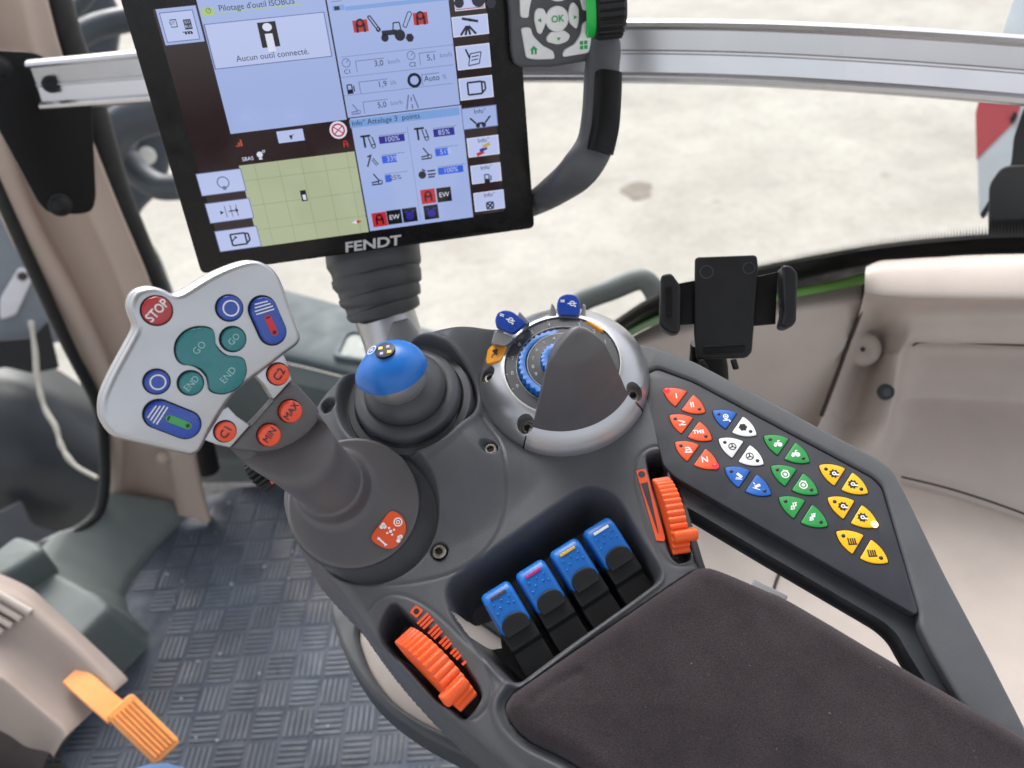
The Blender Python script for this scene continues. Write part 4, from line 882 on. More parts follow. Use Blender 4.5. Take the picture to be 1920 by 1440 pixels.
R2(Z1, (727, 258), (795, 112), 'blk', 5, 'info_symbol'); f = Mo.sub(sp(Z1, (752, 145)), 0, SH+.00075); objs('info_symbol', [flat(circ(0, 0, .0032, 20, .0026), f, 0), flat(rect(-.0026, -.0158, .0026, -.0042), f, 0)], SC['wh'], screen, smooth=0)
T2(Z1, (783, 296), 'Aucun outil connecté.', .0074, 'ink', 6, 'CENTER')
# dark bar
R2(Z1, (815, 772), (942, 692), 'bl2', 3, 'bar_key'); I2(Z1, (880, 735), 'dish', 'ink', 5, .7)
objs('steering_symbol', [flat(circ(*sp(Z1, (1135, 700)), .0064, 24), Mo, SH+.0004)], SC['wh'], screen, smooth=0); I2(Z1, (1135, 700), 'wheelx', 'red', 6, 1.7); I2(Z1, (1175, 775), 'lock', 'red', 5, .9)
f = Mo.sub(sp(Z1, (605, 772)), 0, SH+.0005); objs('signal_bars', [flat(rect(-.003+q*.0017, -.0022, -.0018+q*.0017, -.001+q*.0018), f, 0) for q in range(3)], SC['org'], screen, smooth=0)
T2(Z1, (648, 855), 'SBAS', .0052, 'wh', 5, 'CENTER'); I2(Z1, (712, 832), 'dish', 'wh', 5, 1.3)
# map
a = sp(Z1, (705, 1330)); b_ = sp(Z1, (1225, 808)); mc = sp(Z1, (1300, 1245))
x0, y0 = sp(Z1, (710, 1332)); x0 = sp(Z1, (600, 897))[0]; x1 = sp(Z1, (1298, 1240))[0]; y0 = sp(Z1, (1000, 1290))[1]; y1 = sp(Z1, (900, 855))[1]
objs('map_view', [flat(rect(x0, y0, x1, y1), Mo, SH+.0003)], SC['map'], screen, smooth=0)
gl_ = []
for q in range(1, 6): xx = x0+(x1-x0)*(q-.35)/5; gl_ += strokes([(xx, y0, xx, y1)], .0003, Mo, SH+.0004)
for q in range(1, 4): yy = y0+(y1-y0)*(q-.3)/3.3; gl_ += strokes([(x0, yy, x1, yy)], .0003, Mo, SH+.00041)
objs('map_grid', gl_, SC['mapl'], screen, smooth=0)
f = Mo.sub(sp(Z1, (950, 1055)), 0, SH+.0006); objs('vehicle_marker', [flat(rect(-.0022, -.004, .0022, .0045), f, 0)], SC['ink'], screen, smooth=0); objs('vehicle_marker', [flat(rect(-.0010, -.003, .0014, .001), f, .0001)], SC['wh'], screen, smooth=0)
f = Mo.sub(sp(Z1, (1235, 1195)), .05, SH+.0006); objs('compass_marker', [flat([(0, -.0016), (.0042, 0), (0, .0016)], f, 0)], SC['red'], screen, smooth=0); objs('compass_marker', [flat([(0, -.0016), (0, .0016), (-.0042, 0)], f, 0)], SC['wh'], screen, smooth=0)
for (p, q, kind) in (((400, 1058), (610, 905), 'arc'), ((445, 1205), (655, 1065), 'lanes'), ((498, 1358), (695, 1215), 'term')):
    R2(Z1, p, q, 'bl2', 4, 'side_key', 'gl'); I2(Z1, ((p[0]+q[0])/2+10, (p[1]+q[1])/2), kind, 'gl' if kind == 'arc' else 'ink', 7, 1.5)
I2(Z1, (575, 1288), 'arrowx', 'ink', 7, 1.2)
# right upper window
a = sp(Z2, (98, 665)); b_ = sp(Z2, (725, 580)); tp_ = sp(Z2, (300, 30))
objs('window_tile', [flat(rect(a[0], a[1]+.0005, b_[0], tp_[1]+.010), Mo, SH+.00008)], SC['lb'], screen, smooth=0)
R2(Z2, (85, 60), (668, -25), 'hdr', 2, 'header_bar'); R2(Z2, (12, 62), (75, 25), 'hdr', 2, 'header_tile'); R2(Z2, (22, 58), (48, 33), 'ink', 4, 'header_symbol'); R2(Z2, (5, 10), (60, 2), 'ink', 4, 'header_symbol')
for p in ((168, 145), (505, 103)): R2(Z2, (p[0]-36, p[1]+38), (p[0]+36, p[1]-38), 'red', 3, 'lock_tile'); I2(Z2, p, 'lock', 'blk', 6, 1.6)
I2(Z2, (240, 135), 'hitch', 'ink', 5, 1.7); I2(Z2, (345, 172), 'tractor', 'ink', 5, 1.7)
f = Mo.sub(sp(Z2, (430, 112)), 1.05, SH+.0006); objs('icon', [ringp(0, .0, .0001, .0001, f, 0)]+strokes([(-.005, -.001, .005, -.0014), (-.005, .0014, .005, .0016), (.005, -.0014, .006, 0), (.006, 0, .005, .0016), (-.005, -.001, -.005, .0014)], .0006, f, 0), SC['ink'], screen, smooth=0)
def field(p, q, s, tx, unit_, ux):
    a, b2 = sp(Z2, p), sp(Z2, q); h = SH+.0004
    objs('field_border', strokes([(a[0], a[1], a[0], b2[1]), (a[0], b2[1], b2[0], b2[1])], .0005, Mo, h), SC['gl'], screen, smooth=0)
    T2(Z2, tx, s, .0074, 'ink', 5, 'CENTER'); T2(Z2, ux, unit_, .0058, 'gl', 5, 'LEFT')
field((150, 405), (300, 325), '3,0', (270, 355), 'km/h', (320, 348)); field((505, 365), (590, 288), '5,1', (565, 322), 'km/h', (612, 312))
field((170, 525), (318, 442), '1,9', (290, 472), 'l/h', (335, 466)); field((518, 480), (608, 408), 'Auto', (568, 438), '%', (628, 432)); field((192, 638), (318, 556), '5,0', (288, 588), 'km/h', (336, 580))
I2(Z2, (88, 360), 'clock', 'gl', 5, 1.5); T2(Z2, (95, 402), 'C1', .0056, 'ink', 5, 'CENTER'); I2(Z2, (452, 318), 'clock', 'gl', 5, 1.5); T2(Z2, (460, 362), 'C2', .0056, 'ink', 5, 'CENTER')
I2(Z2, (108, 498), 'fuel', 'ink', 5, 1.4); I2(Z2, (470, 450), 'gear', 'ink', 5, 1.5); I2(Z2, (138, 612), 'arrowb', 'gl', 5, 1.4); I2(Z2, (455, 570), 'road', 'gl', 5, 1.7)
for yy in (325, 440, 545):
    a = sp(Z2, (60, yy-5)); b2 = sp(Z2, (690, yy-60)); objs('divider_line', strokes([(a[0], a[1], b2[0], a[1])], .0003, Mo, SH+.0003), SC['gl'], screen, smooth=0)
# right lower window
a = sp(Z2, (220, 1298)); b_ = sp(Z2, (800, 1210)); x0 = sp(Z2, (105, 672))[0]; tp_ = sp(Z2, (400, 630))
objs('window_tile', [flat(rect(x0+.0006, a[1], b_[0], tp_[1]), Mo, SH+.00014)], SC['lb'], screen, smooth=0)
R2(Z2, (112, 720), (720, 600), 'hdr', 3, 'header_bar'); T2(Z2, (118, 695), 'Info°', .0068, 'ink', 5); T2(Z2, (205, 684), 'Attelage 3  points', .0072, 'ink', 5)
a = sp(Z2, (425, 712)); b2 = sp(Z2, (510, 1235)); objs('divider_line', strokes([((a[0]+b2[0])/2, a[1], (a[0]+b2[0])/2, b2[1])], .0003, Mo, SH+.0004), SC['gl'], screen, smooth=0)
def bar(p, q, fill, s, col, tx=None):
    a, b2 = sp(Z2, p), sp(Z2, q); x0, x1 = a[0], b2[0]; y0, y1 = a[1], b2[1]; h = SH+.0004
    objs('bar_line', strokes([(x0, y1+.0008, x1+.002, y1+.0008)], .0004, Mo, h), SC['gl'], screen, smooth=0)
    objs('level_bar', [flat(rect(x0, y0, x0+(x1-x0)*fill, y1), Mo, h)], SC[col], screen, smooth=0)
    f = Mo.sub(((x0+x1)/2, (y0+y1)/2), 0, h+.0001); txt(s, .0054, f, SC['bl2' if fill > .5 else 'ink'], screen, ext=.00003)
bar((275, 808), (412, 750), 1, '100%', 'navy'); bar((580, 770), (692, 712), 1, '85%', 'navy'); bar((292, 918), (400, 862), .72, '33%', 'blue'); bar((590, 878), (700, 822), .62, '51%', 'blue'); bar((310, 1024), (420, 968), .28, '25%', 'blue'); bar((606, 982), (742, 925), 1, '100%', 'blue')
for p, kd in (((215, 795), 'hitchT'), ((515, 752), 'hitchT'), ((235, 902), 'joint'), ((535, 860), 'arrowb'), ((257, 1005), 'arrowb'), ((545, 970), 'pto')): I2(Z2, p, kd, 'ink', 5, 1.7)
for p, kd in (((275, 1232), 'lock'), ((358, 1218), 'EW'), ((445, 1206), 'paw'), ((548, 1102), 'lock'), ((637, 1092), 'EW'), ((565, 1190), 'paw')):
    c_ = sp(Z2, p); e = .0058; objs('status_tile', [flat(rect(c_[0]-e, c_[1]-e, c_[0]+e, c_[1]+e), Mo, SH+.0004)], SC['red' if kd == 'lock' else 'blk'], screen, smooth=0)
    if kd == 'EW': T2(Z2, p, 'EW', .0070, 'wh', 6, 'CENTER')
    else: I2(Z2, p, kd, 'blk' if kd == 'lock' else 'navy', 6, 1.5)
# side key column
cols_ = [(680, -120, 868, 45), (690, 210, 880, 75), (715, 395, 890, 240), (730, 565, 905, 420), (745, 730, 930, 585), (775, 885, 940, 755), (795, 1035, 952, 910), (812, 1190, 970, 1062)]
kinds = ['tractor', 'sat', 'note', 'term', 'vee', 'pads', 'fuel', 'cross']
for q, (p0, p1, p2, p3) in enumerate(cols_):
    cx, cy = R2(Z2, (p0, p1), (p2, p3), 'red' if q == 0 else ('bl2' if q != 4 else 'lb'), 4, 'menu_key', 'gl' if q == 4 else 'wh')
    if q == 0: R2(Z2, (p0+8, p1), (p2-8, p3-10), 'bl2', 6, 'menu_key')
    pc = ((p0+p2)/2, (p1+p3)/2)
    if q >= 4: T2(Z2, (pc[0], pc[1]-34), 'Info°', .0062, 'ink', 7, 'CENTER'); pc = (pc[0]+4, pc[1]+26)
    if kinds[q] == 'pads':
        f = Mo.sub(sp(Z2, pc), .35, SH+.0010)
        for qq, (cl_, dx) in enumerate((('red', -.0035), ('navy', 0), ('yel', .0035))): objs('icon', [flat(rect(dx-.003, -.0016+qq*.0018, dx+.003, .001+qq*.0018), f, qq*.0001)], SC[cl_], screen, smooth=0)
    else: I2(Z2, pc, kinds[q], 'ink', 8, 1.45 if q != 0 else 2.2)
# brand on the bezel
txt('FENDT', .0115, Mo.sub(Mo.px(698, 457), .0, .0010), mat('brand_grey', (196, 196, 198), .4), mo, name='brand_lettering', sx=1.28, shear=.12, bold=.0003)
# key module at the right
km_px = Z2((985, -120), (1010, 60), (1022, 300), (1040, 365), (1075, 383), (1240, 382), (1420, 352), (1505, 330), (1520, 200), (1500, -120))
Mk = Fr(Mo.o+Mo.n*.010, Mo.n, x=MH)
km = plate('key_module', rnd(Mk.pxs(km_px), .004, 4), Mk, -.020, .0, MT['console'], mo, .003, 3)
def kkey(name, pts, r=.0022):
    return plate(name, rnd(Mk.pxs(Z2(*pts)), r, 4), Mk, -.001, .0030, MT['kw'], km, .0008, 3)
kc_ = (1270, 105)
kkey('arrow_key', [(1215, -12), (1260, 8), (1300, 6), (1345, -30), (1330, -60), (1220, -50)])
kkey('arrow_key', [(1145, 65), (1160, 45), (1195, 45), (1213, 85), (1207, 130), (1180, 192), (1160, 185), (1142, 110)])
kkey('arrow_key', [(1345, 20), (1365, 10), (1392, 45), (1393, 110), (1380, 165), (1340, 130), (1330, 90), (1335, 60)])
kkey('arrow_key', [(1210, 210), (1235, 175), (1270, 180), (1305, 165), (1345, 195), (1330, 230), (1275, 250), (1215, 235)])
plate('ok_key', circ(*Mk.px(*Z2(kc_)[0]), .0086, 32), Mk, -.001, .0034, MT['kw'], km, .0010, 3); txt('OK', .0064, Mk.sub(Mk.px(*Z2(kc_)[0]), 0, .0036), MT['green'], km, bold=.0001)
kkey('corner_key', [(1068, 155), (1120, 150), (1135, 200), (1190, 255), (1250, 285), (1258, 330), (1150, 333), (1098, 325)])
kkey('corner_key', [(1300, 320), (1308, 280), (1370, 245), (1405, 190), (1415, 125), (1465, 110), (1460, 230), (1448, 295)])
kkey('corner_key', [(1060, -80), (1150, -80), (1130, -20), (1112, 60), (1110, 100), (1065, 98)])
kkey('corner_key', [(1380, -80), (1460, -80), (1462, 55), (1415, 60), (1405, 10)])
def tri(zp, ang, r=.0017): return flat(circ(0, 0, r, 3), Mk.sub(Mk.px(*Z2(zp)[0]), ang, .0032), 0)
objs('key_symbol', [tri((1172, 112), math.pi), tri((1368, 95), 0), tri((1277, 215), -math.pi/2)], MT['green'], km, smooth=0)
hq = Mk.sub(Mk.px(*Z2((1138, 278))[0]), 0, .0032); objs('key_symbol', [flat([(-.003, 0), (0, .003), (.003, 0)], hq, 0), flat(rect(-.0021, -.003, -.0005, 0), hq, 0), flat(rect(.0005, -.003, .0021, 0), hq, 0)], MT['green'], km, smooth=0)
hq = Mk.sub(Mk.px(*Z2((1417, 250))[0]), 0, .0032); objs('key_symbol', [flat(rect(a*.0016-.0013, b2*.0016-.0013, a*.0016+.0013, b2*.0016+.0013), hq, 0) for a in (-1, 1) for b2 in (-1, 1)], MT['green'], km, smooth=0)
# rotary knob with green collar
kf = Fr(at(*Z2((1560, 40))[0], .575), unit(RGT*.98+UPV*.1), x=UPV)
kn = obj('rotary_knob', *lathe(kf, [(.0001, .011), (.018, .011), (.021, .008), (.021, -.010), (.018, -.012)], 40), MT['black'], mo, smooth=40)
obj('green_collar', *lathe(kf, [(.0185, -.010), (.0195, -.012), (.0195, -.017), (.016, -.018)], 40), mat('green_collar', (30, 190, 80), .4), kn, smooth=40)
kr = [tube([kf.W(.0208*math.cos(q), .0208*math.sin(q), -.009), kf.W(.0208*math.cos(q), .0208*math.sin(q), .009)], .0011, 6) for q in np.linspace(0, 2*math.pi, 25)[:-1]]
objs('knob_ribs', kr, MT['black'], kn, smooth=60)
# grab handle
hp_ = [at(1115, 60, .590), at(1130, 90, .592), at(1128, 140, .592), at(1125, 215, .592), at(1114, 275, .595), at(1080, 325, .600), at(1036, 360, .640), at(1002, 381, .675), at(965, 398, .72)]
gh_ = obj('grab_handle', *tube(spl(hp_, 5, False), np.interp(np.arange(41)/40, [0, .2, .6, .8, 1], [.0125, .0110, .0125, .0100, .0080]), 16, True, up=Mo.n, sec=[(math.copysign(abs(math.cos(q))**.7, math.cos(q))*1.15, math.copysign(abs(math.sin(q))**.7, math.sin(q))*.9) for q in np.linspace(0, 2*math.pi, 21)[:-1]]), MT['console'], mo, smooth=60)
hg = [at(1140, 140, .583), at(1138, 190, .582), at(1134, 240, .582), at(1124, 285, .585)]
obj('handle_grip', *tube(spl(hg, 5, False), [.0105]*16, 16, True, up=Mo.n, sec=[(math.copysign(abs(math.cos(q))**.6, math.cos(q))*.95, math.copysign(abs(math.sin(q))**.6, math.sin(q))*.8) for q in np.linspace(0, 2*math.pi, 21)[:-1]]), MT['matblack'], gh_, smooth=60)
# bellows and post
stn = thing('monitor_stand', at(740, 690, .62), 'grey monitor post with a ribbed black rubber bellows', 'stand')
bp_ = [(698, 452, .030), (700, 478, .0302), (702, 497, .0302), (703, 506, .0278), (704, 510, .0276), (706, 518, .0290), (708, 533, .0286), (709, 540, .0258), (710, 544, .0256), (712, 551, .0268), (714, 562, .0262), (715, 567, .0234), (716, 571, .0232), (718, 577, .0242), (720, 586, .0236), (721, 590, .0215)]
def lerp_path(L_, D0, D1):
    n = len(L_); return [at(p[0], p[1], D0+(D1-D0)*i/(n-1)) for i, p in enumerate(L_)]
obj('bellows', *tube(spl(lerp_path(bp_, .690, .695), 3, False), np.interp(np.linspace(0, 1, 46), np.linspace(0, 1, 16), [p[2] for p in bp_])*1.36, 48, True, up=UPV), MT['rubber'], stn, smooth=75)
pp_ = [(718, 580, .0232), (722, 592, .0240), (735, 630, .0235), (752, 690, .0240), (762, 720, .026)]
obj('post', *tube(spl(lerp_path(pp_, .695, .705), 5, False), np.interp(np.linspace(0, 1, 21), np.linspace(0, 1, 5), [p[2] for p in pp_])*1.12, 40, True, up=UPV), MT['silver'], stn, smooth=75)
vv_ = [(745, 600, .014), (752, 630, .019), (764, 680, .022), (770, 710, .022)]
obj('post_cover', *tube(spl(lerp_path(vv_, .682, .690), 5, False), np.interp(np.linspace(0, 1, 16), np.linspace(0, 1, 4), [.009, .0155, .019, .019]), 30, True, up=UPV), MT['postc'], stn, smooth=75)

# ================================================================== PHONE HOLDER
ph = thing('phone_holder', at(1330, 710, .575), 'empty black phone holder clamped behind the button panel', 'phone holder')
PF = Fr(at(1360, 575, .56), unit(toc(1360, 575)+.12*UPV+.1*RGT), x=RGT)
def pz(*z): return PF.pxs(Z7(*z))
bp2 = plate('back_plate', rnd(pz((402, 258), (415, 250), (688, 240), (694, 300), (665, 690), (640, 716), (410, 722), (398, 600)), .003, 4), PF, -.006, 0, MT['black'], ph, .0012, 3)
plate('foam_pad', rnd(pz((440, 662), (635, 652), (634, 688), (440, 698)), .003, 4), PF, -.0005, .0012, MT['matblack'], bp2, .0004)
objs('moulded_marks', [ringp(*pz((455, 320))[0], .0045, .0008, PF, .0003, 20), ringp(*pz((650, 302))[0], .004, .0007, PF, .0003, 20)], MT['keypad'], bp2, smooth=0)
for zz, gz in ((((320, 368), (405, 352), (400, 555), (322, 560)), ((242, 345), (290, 335), (332, 395), (330, 600), (300, 612), (255, 595), (236, 560))), (((660, 340), (790, 312), (780, 555), (660, 565)), ((790, 300), (830, 302), (862, 335), (855, 560), (825, 588), (785, 580), (800, 520)))):
    plate('clamp_arm', pz(*zz), PF, -.011, -.006, MT['matblack'], ph, .0006)
    g_ = plate('clamp_jaw', rnd(pz(*gz), .003, 4), PF, -.012, .012, MT['black'], ph, .002, 3)
plate('jaw_inset', rnd(pz((262, 405), (292, 400), (292, 540), (264, 545)), .001, 2), PF, .0118, .0127, MT['matblack'], ph, 0)
for zz in (((415, 730), (440, 722), (465, 765), (445, 775)), ((565, 725), (590, 720), (605, 768), (580, 772))): plate('support_foot', rnd(pz(*zz), .001, 2), PF, -.004, .003, MT['black'], ph, .0008)
obj('stem', *tube([at(1325, 640, .578), at(1328, 690, .590), at(1332, 760, .60)], [.011, .0135, .0135], 20, True, up=FWD, sec=[(math.copysign(abs(math.cos(q))**.5, math.cos(q))*1.05, math.copysign(abs(math.sin(q))**.5, math.sin(q))*.5) for q in np.linspace(0, 2*math.pi, 25)[:-1]]), MT['matblack'], ph, smooth=60)

# ================================================================== RIGHT SIDE TRIM
stt = thing('side_trim', onz(1500, 700, .4), 'beige moulded side trim with ledge and storage recess below the window', 'trim panel')
def zr(pts, z): return [onz(x, y, z) for x, y in pts]
rowsA = [zr([(1120, 668), (1170, 640), (1240, 606), (1360, 580), (1500, 556), (1621, 532)], .615), zr([(1130, 676), (1185, 652), (1255, 628), (1370, 602), (1505, 578), (1619, 560)], .618), zr([(1150, 690), (1205, 676), (1275, 660), (1385, 638), (1510, 612), (1610, 596)], .600),
         [onz(x, y, z) for (x, y), z in zip([(1170, 720), (1215, 710), (1290, 700), (1395, 684), (1500, 668), (1590, 650)], (.582, .580, .577, .574, .569, .567))], [onz(x, y, z) for (x, y), z in zip([(1190, 790), (1225, 785), (1305, 790), (1390, 780), (1480, 768), (1555, 752)], (.540, .535, .523, .515, .508, .512))], [onz(x, y, z) for (x, y), z in zip([(1200, 900), (1235, 900), (1300, 900), (1370, 890), (1450, 885), (1515, 850)], (.469, .460, .450, .441, .440, .46))]]
obj('front_panel', *sgrid(rowsA, 5), MT['beige'], stt, smooth=170)
def mixr(xy, zs): return [onz(x, y, z) for (x, y), z in zip(xy, zs if hasattr(zs, '__len__') else [zs]*len(xy))]
rowsB = [mixr([(1624, 500), (1650, 489), (1690, 486), (1760, 482), (1920, 476), (2650, 470)], .66), mixr([(1622, 515), (1650, 505), (1690, 502), (1760, 500), (1920, 496), (2650, 492)], .668),
         mixr([(1621, 546), (1650, 550), (1690, 552), (1760, 554), (1920, 555), (2650, 560)], .657), mixr([(1620, 552), (1648, 557), (1690, 560), (1760, 562), (1920, 563), (2650, 568)], .647),
         mixr([(1613, 580), (1640, 588), (1690, 590), (1750, 586), (1920, 584), (2650, 590)], (.62, .600, .606, .61, .61, .61)), mixr([(1603, 615), (1640, 622), (1690, 625), (1735, 622), (1920, 620), (2650, 628)], (.59, .558, .582, .59, .59, .59)),
         mixr([(1592, 650), (1632, 660), (1686, 655), (1728, 644), (1920, 648), (2650, 660)], (.568, .533, .566, .573, .573, .573)), mixr([(1590, 656), (1630, 668), (1684, 664), (1730, 652), (1920, 656), (2650, 668)], (.565, .528, .563, .550, .550, .550)),
         mixr([(1575, 700), (1612, 722), (1678, 700), (1722, 695), (1920, 702), (2650, 716)], (.545, .508, .546, .531, .531, .531)), mixr([(1552, 760), (1592, 790), (1668, 760), (1712, 738), (1920, 748), (2650, 770)], (.522, .490, .526, .514, .514, .514)),
         mixr([(1548, 770), (1588, 800), (1664, 775), (1710, 748), (1920, 758), (2650, 780)], (.518, .488, .521, .509, .509, .509)), mixr([(1520, 830), (1560, 850), (1652, 820), (1705, 785), (1920, 802), (2650, 830)], (.50, .482, .508, .50, .50, .50)),
         mixr([(1480, 930), (1530, 920), (1640, 885), (1690, 880), (1920, 950), (2650, 1160)], .476), mixr([(1470, 965), (1520, 955), (1635, 920), (1685, 915), (1920, 985), (2650, 1200)], .462)]
obj('rear_panel', *sgrid(rowsB, 5), MT['beige'], stt, smooth=170)
bx = [(1180, 890), (1480, 870), (1690, 893), (1790, 918), (1920, 962), (2650, 1230), (2700, 1900), (1500, 1500), (1200, 1250), (1100, 1000)]
LDF = Fr((0, 0, .470), (0, 0, 1), y=(0, 1, 0))
plate('storage_lid', rnd(LDF.pxs(bx), .01, 3), LDF, -.02, 0, MT['beige'], stt, .004, 3)
def seam(pts, z, r=.0016): return tube(spl(zr(pts, z) if not hasattr(z, '__len__') else [onz(x, y, q) for (x, y), q in zip(pts, z)], 5, False), r, 8)
objs('panel_joint', [seam([(1621, 535), (1618, 570), (1604, 610), (1588, 652), (1565, 715), (1540, 780)], (.622, .618, .596, .567, .543, .519), .0022)], MT['gap'], stt, smooth=60)
objs('lid_joint', [seam([(1690, 894), (1790, 919), (1920, 963), (2100, 1035)], .4785, .0011)], MT['gap'], stt, smooth=60)
objs('lid_joint', [seam([(1470, 1055), (1455, 1090), (1445, 1130)], .4710, .0014)], MT['gap'], stt, smooth=60)
objs('recess_line', [seam([(1712, 648), (1730, 642), (1800, 643), (1920, 648), (2050, 652)], .5745, .0009)], MT['gap'], stt, smooth=60)
gf = Fr(onz(1660, 735, .540), unit(toc(1660, 735)+.3*RGT-.5*UPV*0), x=RGT)
obj('grommet', *lathe(gf, [(.0001, .004), (.004, .0045), (.0055, .0035), (.0065, .005), (.0078, .004), (.0085, 0)], 28), MT['console2'], stt, smooth=50)
sf_ = Fr(onz(1618, 655, .5515), unit(toc(1621, 657)), x=RGT)
obj('screw_dimple', *lathe(sf_, [(.0001, -.0008), (.004, -.0004), (.010, .0012), (.014, .0006), (.018, -.004)], 28), MT['beige'], stt, smooth=80)
obj('screw', *lathe(sf_, [(.0001, .001), (.0024, .001), (.0026, -.001)], 12), MT['gap'], stt, smooth=40)

# beige tub with a grey rim under the console's left edge
tb_ = thing('seat_tub', onz(760, 1300, .45), 'beige tub with a grey plastic rim beneath the armrest', 'storage tub')
TBF = Fr((0, 0, .56), (0, 0, 1), y=(0, 1, 0))
rimo = TBF.pxs([(622, 1120), (632, 1190), (660, 1250), (705, 1310), (770, 1362), (850, 1406), (930, 1440), (1030, 1475), (1200, 1500), (1150, 1300), (900, 1100), (700, 1060)])
rimi = TBF.pxs([(672, 1170), (680, 1225), (705, 1275), (745, 1320), (810, 1360), (900, 1395), (1040, 1440), (1080, 1330), (900, 1160), (720, 1110)])
plate('tub_rim', [spl(rimo, 4), spl(rimi, 4)[::-1]], TBF, -.03, 0, MT['console2'], tb_, .004, 3)
plate('tub_lid', spl([np.asarray(p)*1.0 for p in rimi], 4), TBF, -.03, -.006, MT['beige'], tb_, .002)

# ================================================================== CROSS RAIL, BRACKET, PILLAR
rail = thing('cross_rail', at(1500, 110, .68), 'curved silver aluminium rail crossing behind the monitor', 'rail')
rp = [(72, 160, .905), (260, 145, .860), (600, 116, .800), (900, 100, .755), (1165, 97, .722), (1400, 101, .700), (1650, 114, .680), (1920, 134, .660), (2150, 156, .645), (2450, 188, .630), (2800, 228, .62)]
rpath = spl([at(*p) for p in rp], 8, False)
sec = [(-.006, .0262), (-.002, .0275), (.004, .0272), (.008, .0250), (.009, .0215), (.007, .0190), (.0025, .0182), (.0020, .0020), (.0034, .0008), (.0034, -.0008), (.0020, -.0020), (.0025, -.0170), (.007, -.0182), (.0092, -.0205), (.0088, -.0240), (.005, -.0265), (-.002, -.0270), (-.006, -.0255)]
side = np.cross(unit(rpath[1]-rpath[0]), UPV); sgn = 1 if side@FWD < 0 else -1
sec = [(a*sgn, b) for a, b in sec]
rl = obj('rail_profile', *tube(rpath, 1.0, up=(0, .25, 1), sec=sec), MT['alu'], rail, smooth=38)
bf2 = Fr(at(95, 158, .893), toc(95, 158), x=RGT)
obj('rail_bolt', *lathe(bf2, [(.0001, .0035), (.004, .0035), (.0045, .005), (.0085, .005), (.0095, .003), (.0095, -.006)], 24), MT['black'], rail, smooth=40)
br = thing('rail_bracket', at(110, 250, .95), 'black steel bracket plate bolted to the beige pillar', 'bracket')
BF = Fr(at(100, 250, .945), unit(toc(100, 250)+.3*RGT), x=RGT)
plate('bracket_plate', rnd(BF.pxs([(-30, 92), (62, 97), (100, 114), (172, 186), (181, 370), (174, 396), (150, 402), (92, 400), (72, 380), (-30, 190)]), .008, 4), BF, -.006, 0, MT['matblack'], br, .0015, 2)
for p in ((112, 384), (-2, 128)):
    f3 = BF.sub(BF.px(*p), 0, 0); obj('bolt', *lathe(f3, [(.0001, .008), (.006, .008), (.0095, .006), (.010, .003), (.014, .002), (.014, -.001)], 24), MT['black'], br, smooth=40)
pi = thing('cab_pillar', onz(290, 915, .1), 'beige trimmed cab corner pillar between the side window and the windscreen', 'pillar')
def prow(pts, D): return [at(x, y, d) for (x, y), d in zip(pts, D)]
dz = np.array([.02, 0, .0, .035, .035, .0, .0, .02])
def pr8(xs, y, D): return prow([(x, y+o) for x, o in xs], dz*.9+D)
rowsP = [pr8([(-150, 0), (-140, 0), (-95, 0), (-80, 0), (10, 0), (30, 0), (66, 0), (72, 0)], -80, 1.02),
         pr8([(-70, 40), (-60, 40), (-20, 25), (0, 20), (62, 0), (82, 0), (118, -15), (124, -15)], 140, 1.06),
         pr8([(2, 40), (10, 40), (55, 20), (72, 15), (138, 0), (158, 0), (204, -15), (210, -15)], 370, 1.14),
         pr8([(98, 30), (106, 30), (150, 15), (170, 10), (222, 0), (240, 0), (282, -15), (288, -15)], 560, 1.24),
         pr8([(176, 20), (184, 20), (222, 10), (240, 5), (282, 0), (300, 0), (338, -10), (344, -10)], 740, 1.36),
         pr8([(196, 25), (204, 25), (226, 15), (242, 8), (310, -2), (330, 0), (370, 8), (378, 8)], 895, 1.46),
         pr8([(190, 60), (200, 60), (222, 45), (240, 40), (320, 30), (340, 32), (390, 45), (398, 45)], 935, 1.49)]
obj('pillar_trim', *sgrid(rowsP, 4), MT['beiged'], pi, smooth=170)
f3 = Fr(at(306, 858, 1.445), toc(306, 858), x=RGT); obj('trim_screw', *lathe(f3, [(.0001, .004), (.008, .0045), (.011, .002), (.012, -.006)], 20), MT['beiged'], pi, smooth=60)
sl_ = [at(-60, 190, 1.07), at(0, 362, 1.12), at(60, 500, 1.18), at(128, 648, 1.26), at(184, 762, 1.35), at(196, 850, 1.40), at(192, 940, 1.42), at(160, 985, 1.40), at(90, 1020, 1.36), at(20, 1040, 1.33), at(-60, 1075, 1.29)]
obj('door_seal', *tube(spl(sl_, 6, False), .0095, 14), MT['seal'], None, smooth=60, label='black rubber door seal running down the pillar edge and along the sill', cat='seal')
sl2 = [at(88, -60, 1.06), at(120, 60, 1.08), at(165, 190, 1.12), at(220, 370, 1.18), at(285, 530, 1.27), at(350, 720, 1.40), at(390, 880, 1.52)]
obj('windscreen_seal', *tube(spl(sl2, 6, False), .022, 14), MT['seal'], None, smooth=60, label='black rubber seal between the pillar and the windscreen', cat='seal')

